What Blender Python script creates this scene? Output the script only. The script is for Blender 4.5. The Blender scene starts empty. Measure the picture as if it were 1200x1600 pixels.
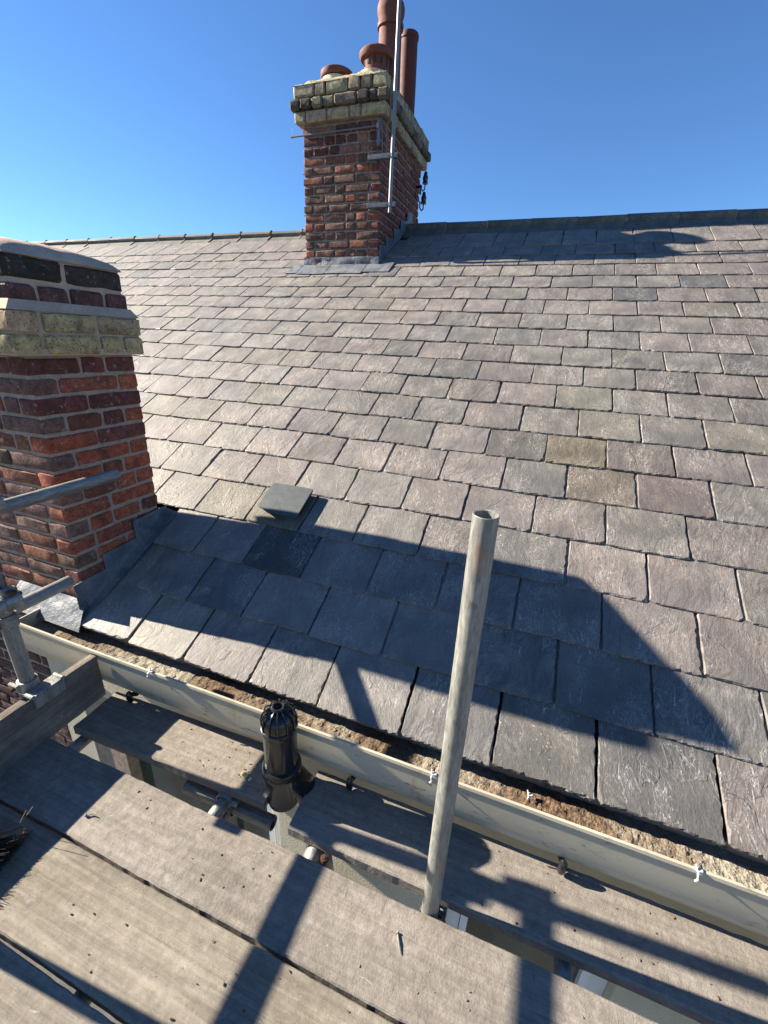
import bpy, math, random
from mathutils import Vector, Matrix, noise as mnoise
random.seed(11)
SC = bpy.context.scene
COL = SC.collection
PI = math.pi

# ------------------------------------------------------------------ camera
CAM_Z = 1.47
R0 = Vector((0.93813819, 0.34370427, 0.04200136))      # camera right
R1 = Vector((0.16424895, -0.33493539, -0.92781494))    # camera down
R2 = Vector((-0.30482622, 0.87731731, -0.37066875))    # camera forward
cd = bpy.data.cameras.new('camera')
cam = bpy.data.objects.new('camera', cd)
COL.objects.link(cam)
cam.matrix_world = Matrix(((R0.x, -R1.x, -R2.x, 0.0), (R0.y, -R1.y, -R2.y, 0.0),
                           (R0.z, -R1.z, -R2.z, CAM_Z), (0, 0, 0, 1)))
cd.sensor_fit = 'VERTICAL'
cd.sensor_height = 36.0
cd.sensor_width = 27.0
cd.lens = 664.6 / 1600 * 36.0
cd.clip_start = 0.02
cd.clip_end = 2000
SC.camera = cam

# ------------------------------------------------------------------ light
SUN = Vector((-1.0, -0.058, 0.525)).normalized()         # towards the sun
w = bpy.data.worlds.new('World')
SC.world = w
w.use_nodes = True
wn = w.node_tree.nodes
sky = wn.new('ShaderNodeTexSky')
sky.sky_type = 'NISHITA'
sky.sun_disc = False
sky.sun_elevation = math.asin(SUN.z)
sky.sun_rotation = math.atan2(SUN.x, SUN.y)
sky.air_density = 1.0
sky.dust_density = 0.0
sky.ozone_density = 9.2
wn['Background'].inputs['Strength'].default_value = 0.05
w.node_tree.links.new(sky.outputs[0], wn['Background'].inputs['Color'])
ld = bpy.data.lights.new('sun', 'SUN')
ld.energy = 5.0
ld.angle = math.radians(0.55)
ld.color = (1.0, 0.90, 0.75)
lo = bpy.data.objects.new('sun', ld)
lo.rotation_euler = SUN.to_track_quat('Z', 'Y').to_euler()
COL.objects.link(lo)
SC.view_settings.view_transform = 'Standard'
SC.view_settings.look = 'None'
SC.view_settings.exposure = 1.92
SC.view_settings.gamma = 1.0
SC.view_settings.use_curve_mapping = False

# ------------------------------------------------------------------ materials
class MT:
    """small node-graph helper"""
    def __init__(s, name, rough=0.7, metal=0.0, spec=0.4):
        s.m = bpy.data.materials.new(name)
        s.m.use_nodes = True
        s.n = s.m.node_tree.nodes
        s.l = s.m.node_tree.links
        s.b = s.n['Principled BSDF']
        s.b.inputs['Roughness'].default_value = rough
        s.b.inputs['Metallic'].default_value = metal
        s.b.inputs['Specular IOR Level'].default_value = spec
        s.tc = s.n.new('ShaderNodeTexCoord')
    def link(s, a, b): s.l.new(a, b)
    def coords(s, scale=(1, 1, 1), rot=(0, 0, 0), off=None, src=None):
        mp = s.n.new('ShaderNodeMapping')
        mp.inputs['Scale'].default_value = scale
        mp.inputs['Rotation'].default_value = rot
        s.link(src or s.tc.outputs['Object'], mp.inputs['Vector'])
        if off is not None: s.link(off, mp.inputs['Location'])
        return mp.outputs[0]
    def noise(s, vec, scale=5.0, detail=4.0, rough=0.55, dist=0.0):
        t = s.n.new('ShaderNodeTexNoise')
        t.inputs['Scale'].default_value = scale
        t.inputs['Detail'].default_value = detail
        t.inputs['Roughness'].default_value = rough
        t.inputs['Distortion'].default_value = dist
        s.link(vec, t.inputs['Vector'])
        return t.outputs['Fac']
    def voro(s, vec, scale=5.0, rnd=1.0):
        t = s.n.new('ShaderNodeTexVoronoi')
        t.inputs['Scale'].default_value = scale
        t.inputs['Randomness'].default_value = rnd
        s.link(vec, t.inputs['Vector'])
        return t.outputs['Distance']
    def ramp(s, fac, lo, hi, a=0.0, b=1.0):
        t = s.n.new('ShaderNodeMapRange')
        t.interpolation_type = 'SMOOTHSTEP'
        t.inputs['From Min'].default_value = lo
        t.inputs['From Max'].default_value = hi
        t.inputs['To Min'].default_value = a
        t.inputs['To Max'].default_value = b
        s.link(fac, t.inputs['Value'])
        return t.outputs[0]
    def math(s, op, a, b):
        t = s.n.new('ShaderNodeMath')
        t.operation = op
        for i, v in enumerate((a, b)):
            if isinstance(v, (int, float)): t.inputs[i].default_value = v
            else: s.link(v, t.inputs[i])
        return t.outputs[0]
    def mix(s, fac, a, b, mode='MIX'):
        t = s.n.new('ShaderNodeMix')
        t.data_type = 'RGBA'
        t.blend_type = mode
        for k, v in ((0, fac), (6, a), (7, b)):
            if isinstance(v, (int, float)): t.inputs[k].default_value = v
            elif isinstance(v, (tuple, list)): t.inputs[k].default_value = (*v[:3], 1)
            else: s.link(v, t.inputs[k])
        return t.outputs[2]
    def grey(s, v):
        t = s.n.new('ShaderNodeCombineColor')
        for i in range(3): s.link(v, t.inputs[i])
        return t.outputs[0]
    def color(s, c):
        if isinstance(c, (tuple, list)): s.b.inputs['Base Color'].default_value = (*c[:3], 1)
        else: s.link(c, s.b.inputs['Base Color'])
    def bump(s, h, strength=0.3, dist=0.005, prev=None):
        t = s.n.new('ShaderNodeBump')
        t.inputs['Strength'].default_value = strength
        t.inputs['Distance'].default_value = dist
        s.link(h, t.inputs['Height'])
        if prev is not None: s.link(prev, t.inputs['Normal'])
        s.link(t.outputs[0], s.b.inputs['Normal'])
        return t.outputs[0]
    def rough(s, v): s.link(v, s.b.inputs['Roughness'])
    def objcol(s):
        t = s.n.new('ShaderNodeObjectInfo')
        return t.outputs['Color'], t.outputs['Random']
    def attr(s, name):
        t = s.n.new('ShaderNodeAttribute')
        t.attribute_name = name
        return t
    def offset_from(s, v, k=41.0):
        t = s.n.new('ShaderNodeCombineXYZ')
        for i, q in enumerate((1.0, 0.61, 0.37)): s.link(s.math('MULTIPLY', v, k * q), t.inputs[i])
        return t.outputs[0]

def slate_material():
    t = MT('riven_slate', 0.6, 0, 0.36)
    a = t.attr('tint')
    rnd = a.outputs['Alpha']
    off = t.offset_from(rnd)
    wn_ = t.n.new('ShaderNodeTexWhiteNoise'); wn_.noise_dimensions = '1D'
    t.link(t.math('MULTIPLY', rnd, 977.0), wn_.inputs['W'])
    r2 = wn_.outputs['Value']                                   # second random number of this slate
    vr = t.n.new('ShaderNodeVectorRotate'); vr.rotation_type = 'Z_AXIS'
    t.link(t.tc.outputs['Object'], vr.inputs['Vector'])
    t.link(t.math('MULTIPLY', t.math('SUBTRACT', r2, 0.5), 0.7), vr.inputs['Angle'])
    src = vr.outputs[0]
    # riven layers: long flakes whose direction and strength differ from slate to slate
    warp = t.noise(t.coords((6, 6, 6), off=off, src=src), 1, 2, 0.5)
    wv = t.n.new('ShaderNodeVectorMath'); wv.operation = 'ADD'
    wc = t.n.new('ShaderNodeCombineXYZ'); t.link(t.math('MULTIPLY', warp, 0.09), wc.inputs[0])
    t.link(src, wv.inputs[0]); t.link(wc.outputs[0], wv.inputs[1])
    streak = t.noise(t.coords((60, 8, 3), off=off, src=wv.outputs[0]), 1, 6, 0.62, 0.9)
    flake = t.noise(t.coords((9, 6, 3), off=off, src=wv.outputs[0]), 1, 3, 0.5, 1.1)
    fine = t.noise(t.coords((210, 95, 30), off=off, src=src), 1, 4, 0.65)
    blotch = t.noise(t.coords((7, 7, 7), off=off), 1, 4, 0.6, 0.4)
    amp = t.ramp(r2, 0.0, 1.0, 0.35, 1.0)
    c = t.mix(t.ramp(blotch, 0.32, 0.72), t.mix(1.0, a.outputs['Color'], (0.96, 0.97, 0.98), 'MULTIPLY'),
              t.mix(1.0, a.outputs['Color'], (1.46, 1.40, 1.32), 'MULTIPLY'))
    c = t.mix(amp, c, t.mix(1.0, c, t.grey(t.ramp(streak, 0.25, 0.78, 0.66, 1.30)), 'MULTIPLY'))
    c = t.mix(1.0, c, t.grey(t.ramp(fine, 0.25, 0.75, 0.78, 1.20)), 'MULTIPLY')
    area = t.ramp(t.noise(t.coords((8, 5, 5), off=off), 1, 3, 0.6), 0.40, 0.64)
    # edges of riven layers catch pale dust
    def contour(f, lvl, wd):
        ab = t.n.new('ShaderNodeMath'); ab.operation = 'ABSOLUTE'
        t.link(t.math('SUBTRACT', f, lvl), ab.inputs[0])
        return t.ramp(ab.outputs[0], 0.0, wd, 1.0, 0.0)
    swirl = t.noise(t.coords((24, 12, 5), off=off, src=src), 1, 4, 0.62, 1.8)
    c = t.mix(t.math('MULTIPLY', t.math('MULTIPLY', contour(swirl, 0.52, 0.016), area), 0.6), c, (0.50, 0.485, 0.465))
    lay = t.math('MULTIPLY', contour(flake, 0.60, 0.007), t.ramp(r2, 0.45, 0.75))
    c = t.mix(t.math('MULTIPLY', lay, 0.75), c, (0.045, 0.042, 0.042))
    scr = t.ramp(t.noise(t.coords((150, 17, 3), (0, 0, 0.25), off), 1, 3, 0.55, 1.6), 0.63, 0.70)
    c = t.mix(t.math('MULTIPLY', t.math('MULTIPLY', scr, area), 0.72), c, (0.52, 0.505, 0.485))
    # lichen dots and pale smears on some slates only
    dots = t.ramp(t.voro(t.coords((85, 85, 10), off=off), 1.0), 0.08, 0.22, 1.0, 0.0)
    dm = t.ramp(t.noise(t.coords((13, 13, 13), off=off), 1, 3), 0.47, 0.62)
    sel = t.ramp(rnd, 0.60, 0.95)
    c = t.mix(t.math('MULTIPLY', t.math('MULTIPLY', dots, dm), t.math('MULTIPLY', sel, 0.75)), c, (0.47, 0.46, 0.43))
    sm = t.ramp(t.noise(t.coords((16, 22, 10), off=off), 1, 6, 0.75), 0.63, 0.74)
    c = t.mix(t.math('MULTIPLY', sm, t.ramp(r2, 0.3, 0.9, 0.0, 0.5)), c, (0.36, 0.35, 0.325))
    t.color(c)
    t.rough(t.ramp(streak, 0.2, 0.8, 0.50, 0.72))
    step = t.ramp(flake, 0.585, 0.615)
    n = t.bump(t.math('ADD', t.math('MULTIPLY', streak, amp), t.math('ADD', t.math('MULTIPLY', swirl, 0.8), t.math('MULTIPLY', step, 0.5))), 0.60, 0.0040)
    t.bump(fine, 0.8, 0.0018, n)
    return t.m

def brick_material():
    t = MT('weathered_brick', 0.86, 0, 0.25)
    oc, rnd = t.objcol()
    off = t.offset_from(rnd)
    nz = t.noise(t.coords((28, 28, 28), off=off), 1, 5, 0.65)
    big = t.noise(t.coords((9, 9, 9), off=off), 1, 3, 0.5)
    pit = t.voro(t.coords((150, 150, 150), off=off), 1)
    c = t.mix(1.0, oc, t.grey(t.ramp(nz, 0.25, 0.78, 0.6, 1.4)), 'MULTIPLY')
    c = t.mix(t.ramp(big, 0.56, 0.72, 0, 0.55), c, (0.055, 0.042, 0.038))
    spk = t.ramp(t.noise(t.coords((120, 120, 120), off=off), 1, 2), 0.58, 0.66)
    c = t.mix(t.math('MULTIPLY', spk, 0.8), c, (0.035, 0.026, 0.022))
    lim = t.ramp(t.noise(t.coords((45, 45, 45), off=off), 1, 3, 0.7), 0.58, 0.74)
    c = t.mix(t.math('MULTIPLY', lim, 0.6), c, (0.42, 0.37, 0.32))
    t.color(c)
    n = t.bump(nz, 0.6, 0.006)
    t.bump(t.ramp(pit, 0.0, 0.4), 0.3, 0.002, n)
    return t.m

def mottled(name, col, col2, scale=12, rough=0.8, spec=0.3, bump=0.4, dist=0.004, metal=0.0, fine=90, fa=0.25, dark=None):
    t = MT(name, rough, metal, spec)
    v = t.coords()
    a = t.noise(v, scale, 5, 0.62)
    b = t.noise(v, fine, 3, 0.6)
    c = t.mix(t.ramp(a, 0.32, 0.7), col, col2)
    c = t.mix(1.0, c, t.grey(t.ramp(b, 0.25, 0.75, 1 - fa, 1 + fa)), 'MULTIPLY')
    if dark:
        d = t.noise(v, scale * 2.3, 4, 0.7)
        c = t.mix(t.ramp(d, 0.6, 0.72, 0, dark[3]), c, dark[:3])
    t.color(c)
    t.rough(t.ramp(a, 0.3, 0.7, rough - 0.08, min(1, rough + 0.08)))
    n = t.bump(a, bump, dist)
    t.bump(b, bump, dist * 0.4, n)
    return t.m

def board_material(name, ca, cb, crust):
    t = MT(name, 0.86, 0, 0.22)
    oc, rnd = t.objcol()
    off = t.offset_from(rnd)
    grain = t.noise(t.coords((2.2, 62, 40), off=off), 1, 6, 0.66, 0.8)
    saw = t.noise(t.coords((75, 7, 7), (0, 0, 0.55), off), 1, 2, 0.5)
    lump = t.noise(t.coords((34, 34, 34), off=off), 1, 6, 0.68)
    patch = t.noise(t.coords((2.3, 6, 6), off=off), 1, 4, 0.55, 0.5)
    fine = t.noise(t.coords((240, 240, 240), off=off), 1, 3, 0.6)
    c = t.mix(t.ramp(patch, 0.34, 0.68), ca, cb)
    c = t.mix(1.0, c, oc, 'MULTIPLY')
    c = t.mix(1.0, c, t.grey(t.ramp(grain, 0.25, 0.75, 1 - 0.20 * (2 - crust), 1 + 0.12)), 'MULTIPLY')
    c = t.mix(1.0, c, t.grey(t.ramp(lump, 0.3, 0.74, 0.80, 1.12)), 'MULTIPLY')
    c = t.mix(1.0, c, t.grey(t.ramp(fine, 0.3, 0.7, 0.92, 1.06)), 'MULTIPLY')
    spk = t.ramp(t.voro(t.coords((33, 33, 33), off=off), 1.0), 0.03, 0.075, 1, 0)
    sm = t.ramp(t.noise(t.coords((17, 17, 17), off=off), 1, 2), 0.52, 0.6)
    c = t.mix(t.math('MULTIPLY', t.math('MULTIPLY', spk, sm), 0.75), c, (0.045, 0.035, 0.03))
    pale = t.ramp(t.noise(t.coords((11, 19, 19), off=off), 1, 5, 0.7), 0.62, 0.74)
    c = t.mix(t.math('MULTIPLY', pale, 0.30), c, (0.44, 0.42, 0.385))
    # scuffs and old cut marks
    sc = t.ramp(t.noise(t.coords((60, 13, 13), (0, 0, 1.0), off), 1, 2, 0.5, 1.5), 0.69, 0.72)
    c = t.mix(t.math('MULTIPLY', sc, 0.45), c, (0.11, 0.09, 0.075))
    kn = t.voro(t.coords((2.6, 8, 8), off=off), 1.0)
    kr = t.ramp(kn, 0.05, 0.13, 1, 0)
    c = t.mix(t.math('MULTIPLY', kr, 0.22), c, (0.12, 0.085, 0.06))
    # long drying cracks and raised grain
    ck = t.ramp(t.noise(t.coords((1.6, 85, 20), off=off), 1, 3, 0.6, 0.4), 0.668, 0.70)
    ca_ = t.ramp(t.noise(t.coords((2.5, 9, 9), (0, 0, 0.1), off), 1, 3, 0.6), 0.45, 0.62)
    crk = t.math('MULTIPLY', ck, ca_)
    c = t.mix(t.math('MULTIPLY', crk, 0.42), c, (0.055, 0.043, 0.034))
    spl = t.ramp(t.noise(t.coords((23, 30, 30), off=off), 1, 5, 0.75, 0.8), 0.655, 0.70)
    c = t.mix(t.math('MULTIPLY', spl, 0.5), c, (0.40, 0.385, 0.36))
    dirt = t.ramp(t.noise(t.coords((4.5, 7, 7), off=off), 1, 6, 0.7, 0.6), 0.52, 0.72)
    c = t.mix(t.math('MULTIPLY', dirt, 0.30), c, (0.10, 0.085, 0.07))
    t.color(c)
    n = t.bump(t.math('ADD', t.math('MULTIPLY', grain, 1.1 * (1.6 - crust)), t.math('MULTIPLY', lump, crust)), 0.7, 0.006)
    n = t.bump(saw, 0.10 if crust < 0.6 else 0.0, 0.0014, n)
    t.bump(fine, 0.45, 0.0012, n)
    return t.m

def galv_material():
    t = MT('galvanised_steel', 0.42, 0.25, 0.5)
    oc, rnd = t.objcol()
    off = t.offset_from(rnd)
    a = t.noise(t.coords((34, 34, 5), off=off), 1, 5, 0.6)
    b = t.noise(t.coords((170, 170, 30), off=off), 1, 3, 0.6)
    c = t.mix(t.ramp(a, 0.32, 0.7), (0.165, 0.168, 0.155), (0.28, 0.28, 0.25))
    c = t.mix(1.0, c, t.grey(t.ramp(b, 0.25, 0.75, 0.72, 1.25)), 'MULTIPLY')
    d = t.ramp(t.noise(t.coords((60, 60, 26), off=off), 1, 4, 0.7), 0.58, 0.68)
    c = t.mix(t.math('MULTIPLY', d, 0.6), c, (0.10, 0.095, 0.085))
    r = t.ramp(t.noise(t.coords((7, 7, 4), off=off), 1, 4, 0.7), 0.58, 0.68)
    c = t.mix(t.math('MULTIPLY', r, 0.65), c, (0.29, 0.175, 0.10))
    scr = t.ramp(t.noise(t.coords((90, 90, 7), (0.1, 0, 0), off), 1, 3, 0.6, 0.8), 0.66, 0.70)
    c = t.mix(t.math('MULTIPLY', scr, 0.6), c, (0.09, 0.085, 0.08))
    cem = t.ramp(t.noise(t.coords((40, 40, 22), off=off), 1, 4, 0.7), 0.66, 0.71)
    c = t.mix(t.math('MULTIPLY', cem, 0.6), c, (0.42, 0.41, 0.37))
    t.color(c)
    t.rough(t.ramp(b, 0.2, 0.8, 0.36, 0.55))
    t.bump(b, 0.25, 0.0008)
    return t.m

def simple(name, col, rough=0.6, metal=0.0, spec=0.4, var=0.15, scale=30):
    t = MT(name, rough, metal, spec)
    v = t.coords()
    a = t.noise(v, scale, 4, 0.6)
    t.color(t.mix(1.0, col, t.grey(t.ramp(a, 0.25, 0.75, 1 - var, 1 + var)), 'MULTIPLY'))
    t.bump(a, 0.15, 0.0015)
    return t.m

def render_wall_material():
    t = MT('cream_pebbledash', 0.85, 0, 0.25)
    v = t.coords()
    p = t.noise(v, 120, 3, 0.7)
    a = t.noise(v, 4, 4, 0.6)
    c = t.mix(t.ramp(a, 0.3, 0.7), (0.52, 0.465, 0.34), (0.60, 0.54, 0.41))
    t.color(c)
    t.bump(p, 0.8, 0.008)
    return t.m

def gutter_material():
    t = MT('cream_gutter_paint', 0.42, 0, 0.45)
    v = t.coords()
    a = t.noise(t.coords((2.5, 9, 9)), 1, 4, 0.6)
    c = t.mix(t.ramp(a, 0.3, 0.72), (0.37, 0.335, 0.25), (0.45, 0.41, 0.31))
    g = t.ramp(t.noise(t.coords((26, 70, 70)), 1, 5, 0.72), 0.55, 0.68)
    gm = t.ramp(t.noise(v, 7, 3, 0.6), 0.42, 0.60)
    c = t.mix(t.math('MULTIPLY', t.math('MULTIPLY', g, gm), 0.9), c, (0.06, 0.06, 0.05))
    run = t.ramp(t.noise(t.coords((14, 2, 2)), 1, 3, 0.6), 0.60, 0.74)
    c = t.mix(t.math('MULTIPLY', run, 0.45), c, (0.26, 0.20, 0.11))
    spk = t.ramp(t.noise(t.coords((75, 120, 120)), 1, 4, 0.75), 0.64, 0.70)
    c = t.mix(t.math('MULTIPLY', spk, 0.5), c, (0.08, 0.075, 0.06))
    t.color(c)
    t.bump(t.noise(v, 160, 2, 0.5), 0.12, 0.0012)
    return t.m

def lead_material():
    t = MT('sheet_lead', 0.58, 0.12, 0.4)
    v = t.coords()
    a = t.noise(v, 9, 5, 0.62, 0.5)
    b = t.noise(v, 38, 4, 0.65)
    c = t.mix(t.ramp(a, 0.33, 0.68), (0.080, 0.092, 0.112), (0.175, 0.184, 0.192))
    c = t.mix(t.ramp(b, 0.56, 0.74, 0, 0.6), c, (0.26, 0.265, 0.26))
    t.color(c)
    t.bump(t.math('ADD', a, t.math('MULTIPLY', b, 0.6)), 0.6, 0.012)
    return t.m

def glass_material():
    t = MT('window_glass', 0.04, 0, 0.6)
    v = t.coords()
    a = t.noise(t.coords((7, 7, 1.2)), 1, 2, 0.5)
    t.color(t.mix(t.ramp(a, 0.4, 0.62), (0.008, 0.022, 0.020), (0.030, 0.055, 0.048)))
    return t.m

def silt_material():
    t = MT('gutter_silt', 0.95, 0, 0.1)
    v = t.coords()
    lng = t.noise(t.coords((1.9, 1.0, 1.0)), 1, 2, 0.5)
    lump = t.noise(v, 60, 5, 0.7)
    fine = t.noise(v, 210, 3, 0.6)
    pale = t.mix(t.ramp(lump, 0.3, 0.7), (0.235, 0.212, 0.165), (0.36, 0.335, 0.275))
    brown = t.mix(t.ramp(lump, 0.3, 0.7), (0.055, 0.035, 0.024), (0.21, 0.145, 0.095))
    f = t.ramp(t.math('ADD', t.math('MULTIPLY', lump, 0.55), lng), 0.66, 0.84)
    c = t.mix(f, pale, brown)
    c = t.mix(1.0, c, t.grey(t.ramp(fine, 0.25, 0.75, 0.78, 1.18)), 'MULTIPLY')
    d = t.ramp(t.noise(v, 85, 4, 0.7), 0.60, 0.68)
    c = t.mix(t.math('MULTIPLY', d, 0.85), c, (0.028, 0.024, 0.018))
    t.color(c)
    n = t.bump(lump, 0.9, 0.01)
    t.bump(fine, 0.6, 0.004, n)
    return t.m

M = dict(
    slate=slate_material(), brick=brick_material(),
    mortar=mottled('lime_mortar', (0.275, 0.212, 0.160), (0.375, 0.298, 0.230), 26, 0.92, 0.2, 0.75, 0.007, fine=170, fa=0.22),
    mortar_far=mottled('old_mortar', (0.19, 0.162, 0.13), (0.29, 0.25, 0.20), 16, 0.92, 0.2, 0.8, 0.012, fine=90, fa=0.25, dark=(0.05, 0.045, 0.04, 0.8)),
    flaunch=mottled('mortar_flaunching', (0.40, 0.295, 0.215), (0.49, 0.37, 0.275), 8, 0.9, 0.2, 0.5, 0.006, fine=120, fa=0.12),
    flaunch_far=mottled('mossy_flaunching', (0.24, 0.21, 0.13), (0.38, 0.33, 0.22), 12, 0.95, 0.2, 0.8, 0.02, fine=60, fa=0.3, dark=(0.09, 0.075, 0.045, 0.8)),
    deck=simple('roof_felt', (0.03, 0.03, 0.032), 0.95),
    ridge=mottled('blue_clay_ridge', (0.075, 0.078, 0.072), (0.140, 0.140, 0.120), 7, 0.72, 0.3, 0.4, 0.004, fine=70, fa=0.3, dark=(0.125, 0.12, 0.095, 0.6)),
    board=board_material('dusty_scaffold_board', (0.206, 0.185, 0.160), (0.252, 0.229, 0.200), 0.85),
    board_grain=board_material('grained_scaffold_board', (0.216, 0.194, 0.161), (0.262, 0.240, 0.203), 0.4),
    toe=board_material('weathered_toe_board', (0.16, 0.132, 0.108), (0.25, 0.205, 0.165), 0.25),
    galv=galv_material(),
    fitting=mottled('forged_fitting', (0.15, 0.155, 0.155), (0.34, 0.34, 0.32), 22, 0.5, 0.5, 0.4, 0.003, 0.6, dark=(0.18, 0.08, 0.04, 0.7)),
    rust=mottled('rusty_bolt', (0.05, 0.026, 0.018), (0.10, 0.05, 0.032), 40, 0.75, 0.3, 0.4, 0.002, 0.2),
    gutter=gutter_material(), wall=render_wall_material(), lead=lead_material(),
    fascia=mottled('flaking_white_paint', (0.62, 0.60, 0.53), (0.72, 0.70, 0.63), 9, 0.6, 0.3, 0.4, 0.003, dark=(0.06, 0.055, 0.045, 0.9)),
    silt=silt_material(),
    black=simple('black_plastic', (0.012, 0.012, 0.013), 0.22, 0, 0.55, 0.1),
    vent=mottled('grey_plastic_vent', (0.046, 0.054, 0.057), (0.066, 0.076, 0.079), 24, 0.6, 0.35, 0.2, 0.002, fine=160, fa=0.12),
    terra=mottled('terracotta', (0.115, 0.040, 0.030), (0.160, 0.062, 0.046), 8, 0.75, 0.3, 0.3, 0.004, fine=60, fa=0.18, dark=(0.11, 0.05, 0.038, 0.7)),
    terra_dark=mottled('sooty_terracotta', (0.080, 0.026, 0.022), (0.105, 0.036, 0.029), 7, 0.7, 0.3, 0.3, 0.004, fine=60, fa=0.15),
    buffpot=mottled('buff_clay', (0.50, 0.43, 0.29), (0.60, 0.53, 0.38), 14, 0.85, 0.25, 0.5, 0.006, fine=70, fa=0.2, dark=(0.13, 0.11, 0.075, 0.7)),
    alu=simple('dull_aluminium', (0.20, 0.205, 0.20), 0.5, 0.5, 0.5, 0.12),
    steel=simple('zinc_bracket', (0.16, 0.165, 0.17), 0.5, 0.6, 0.5, 0.2),
    copper=simple('brown_cable', (0.20, 0.12, 0.085), 0.6, 0, 0.4),
    upvc=simple('white_window_plastic', (0.75, 0.76, 0.75), 0.35, 0, 0.45, 0.04),
    glass=glass_material(),
    curtain=simple('pale_curtain', (0.45, 0.46, 0.40), 0.9, 0, 0.2, 0.15, 8),
    white=simple('white_nylon', (0.55, 0.55, 0.53), 0.45, 0, 0.4, 0.05),
    bristle=simple('coarse_bristle', (0.040, 0.028, 0.020), 0.85, 0, 0.25, 0.3, 60),
    bristle_tip=simple('pale_bristle', (0.24, 0.165, 0.095), 0.85, 0, 0.25, 0.3, 60),
    broomwood=simple('grimy_wood', (0.16, 0.13, 0.11), 0.75, 0, 0.3, 0.25, 40),
    stone=simple('yellow_stone_chip', (0.60, 0.49, 0.22), 0.8),
    ground=mottled('grey_paving', (0.075, 0.075, 0.073), (0.11, 0.108, 0.104), 1.5, 0.9, 0.2, 0.3, 0.01, fine=30, fa=0.15),
)

# ------------------------------------------------------------------ geometry helpers
def fin(o, parent=None):
    COL.objects.link(o)
    if parent is not None:
        o.parent = parent
        o.matrix_parent_inverse = parent.matrix_basis.inverted() if parent.parent is None else \
            (parent.parent.matrix_basis @ parent.matrix_parent_inverse @ parent.matrix_basis).inverted()
    return o
def mobj(name, verts, faces, mat, parent=None, smooth=False, auto=None):
    me = bpy.data.meshes.new(name)
    me.from_pydata([tuple(v) for v in verts], [], faces)
    me.materials.append(mat)
    if smooth:
        me.polygons.foreach_set('use_smooth', [True] * len(me.polygons))
        if auto: me.set_sharp_from_angle(angle=math.radians(auto))
    me.update()
    o = bpy.data.objects.new(name, me)
    return fin(o, parent)
def inst(name, me, M4, parent=None, color=None):
    o = bpy.data.objects.new(name, me)
    o.matrix_basis = M4
    if color: o.color = (*color, 1)
    return fin(o, parent)
def empty(name, loc, label=None, cat=None, group=None):
    o = bpy.data.objects.new(name, None)
    o.location = loc
    o.matrix_basis = Matrix.Translation(loc)
    o.empty_display_size = 0.05
    COL.objects.link(o)
    if label: tag(o, label, cat, group)
    return o
def tag(o, label=None, cat=None, group=None, kind=None):
    if label: o['label'] = label
    if cat: o['category'] = cat
    if group: o['group'] = group
    if kind: o['kind'] = kind
    return o

class Geo:
    def __init__(s): s.v = []; s.f = []
    def add(s, v, f):
        k = len(s.v)
        s.v += [Vector(q) for q in v]
        s.f += [tuple(i + k for i in q) for q in f]
        return s
    def box(s, x0, x1, y0, y1, z0, z1, bev=0.0, M4=None):
        if bev <= 0:
            v = [(x0, y0, z0), (x1, y0, z0), (x1, y1, z0), (x0, y1, z0), (x0, y0, z1), (x1, y0, z1), (x1, y1, z1), (x0, y1, z1)]
            f = [(3, 2, 1, 0), (4, 5, 6, 7), (0, 1, 5, 4), (1, 2, 6, 5), (2, 3, 7, 6), (3, 0, 4, 7)]
        else:
            v, f = bevbox(x1 - x0, y1 - y0, z1 - z0, bev)
            c = Vector(((x0 + x1) / 2, (y0 + y1) / 2, (z0 + z1) / 2))
            v = [q + c for q in v]
        if M4 is not None: v = [M4 @ Vector(q) for q in v]
        return s.add(v, f)
    def tube(s, pts, r, n=10, cap=True, radii=None):
        pts = [Vector(p) for p in pts]
        rings = []
        prev = None
        for i, p in enumerate(pts):
            if i == 0: d = pts[1] - pts[0]
            elif i == len(pts) - 1: d = pts[-1] - pts[-2]
            else: d = (pts[i + 1] - pts[i]).normalized() + (pts[i] - pts[i - 1]).normalized()
            d.normalize()
            if prev is None:
                a = d.orthogonal().normalized()
            else:
                a = (prev - d * prev.dot(d)).normalized()
            prev = a
            b = d.cross(a)
            rr = radii[i] if radii else r
            rings.append([p + (a * math.cos(2 * PI * k / n) + b * math.sin(2 * PI * k / n)) * rr for k in range(n)])
        v = [q for ring in rings for q in ring]
        f = []
        for i in range(len(pts) - 1):
            for k in range(n):
                f.append((i * n + k, i * n + (k + 1) % n, (i + 1) * n + (k + 1) % n, (i + 1) * n + k))
        if cap:
            f.append(tuple(reversed(range(n))))
            f.append(tuple(range((len(pts) - 1) * n, len(pts) * n)))
        return s.add(v, f)
    def lathe(s, prof, n=24, M4=None, a0=0.0, a1=2 * PI):
        full = abs(a1 - a0 - 2 * PI) < 1e-6
        m = n if full else n + 1
        v = []
        for (r, z) in prof:
            for k in range(m):
                a = a0 + (a1 - a0) * k / n
                v.append(Vector((r * math.cos(a), r * math.sin(a), z)))
        f = []
        for i in range(len(prof) - 1):
            for k in range(n):
                k2 = (k + 1) % m
                f.append((i * m + k, i * m + k2, (i + 1) * m + k2, (i + 1) * m + k))
        if M4 is not None: v = [M4 @ q for q in v]
        return s.add(v, f)
    def prism(s, poly, d):
        """poly: list of 3d points, extruded by vector d"""
        n = len(poly); d = Vector(d)
        v = [Vector(p) for p in poly] + [Vector(p) + d for p in poly]
        f = [tuple(reversed(range(n))), tuple(range(n, 2 * n))]
        for i in range(n): f.append((i, (i + 1) % n, n + (i + 1) % n, n + i))
        return s.add(v, f)
    def obj(s, name, mat, parent=None, smooth=False, auto=35):
        return mobj(name, s.v, s.f, mat, parent, smooth, auto)

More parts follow.
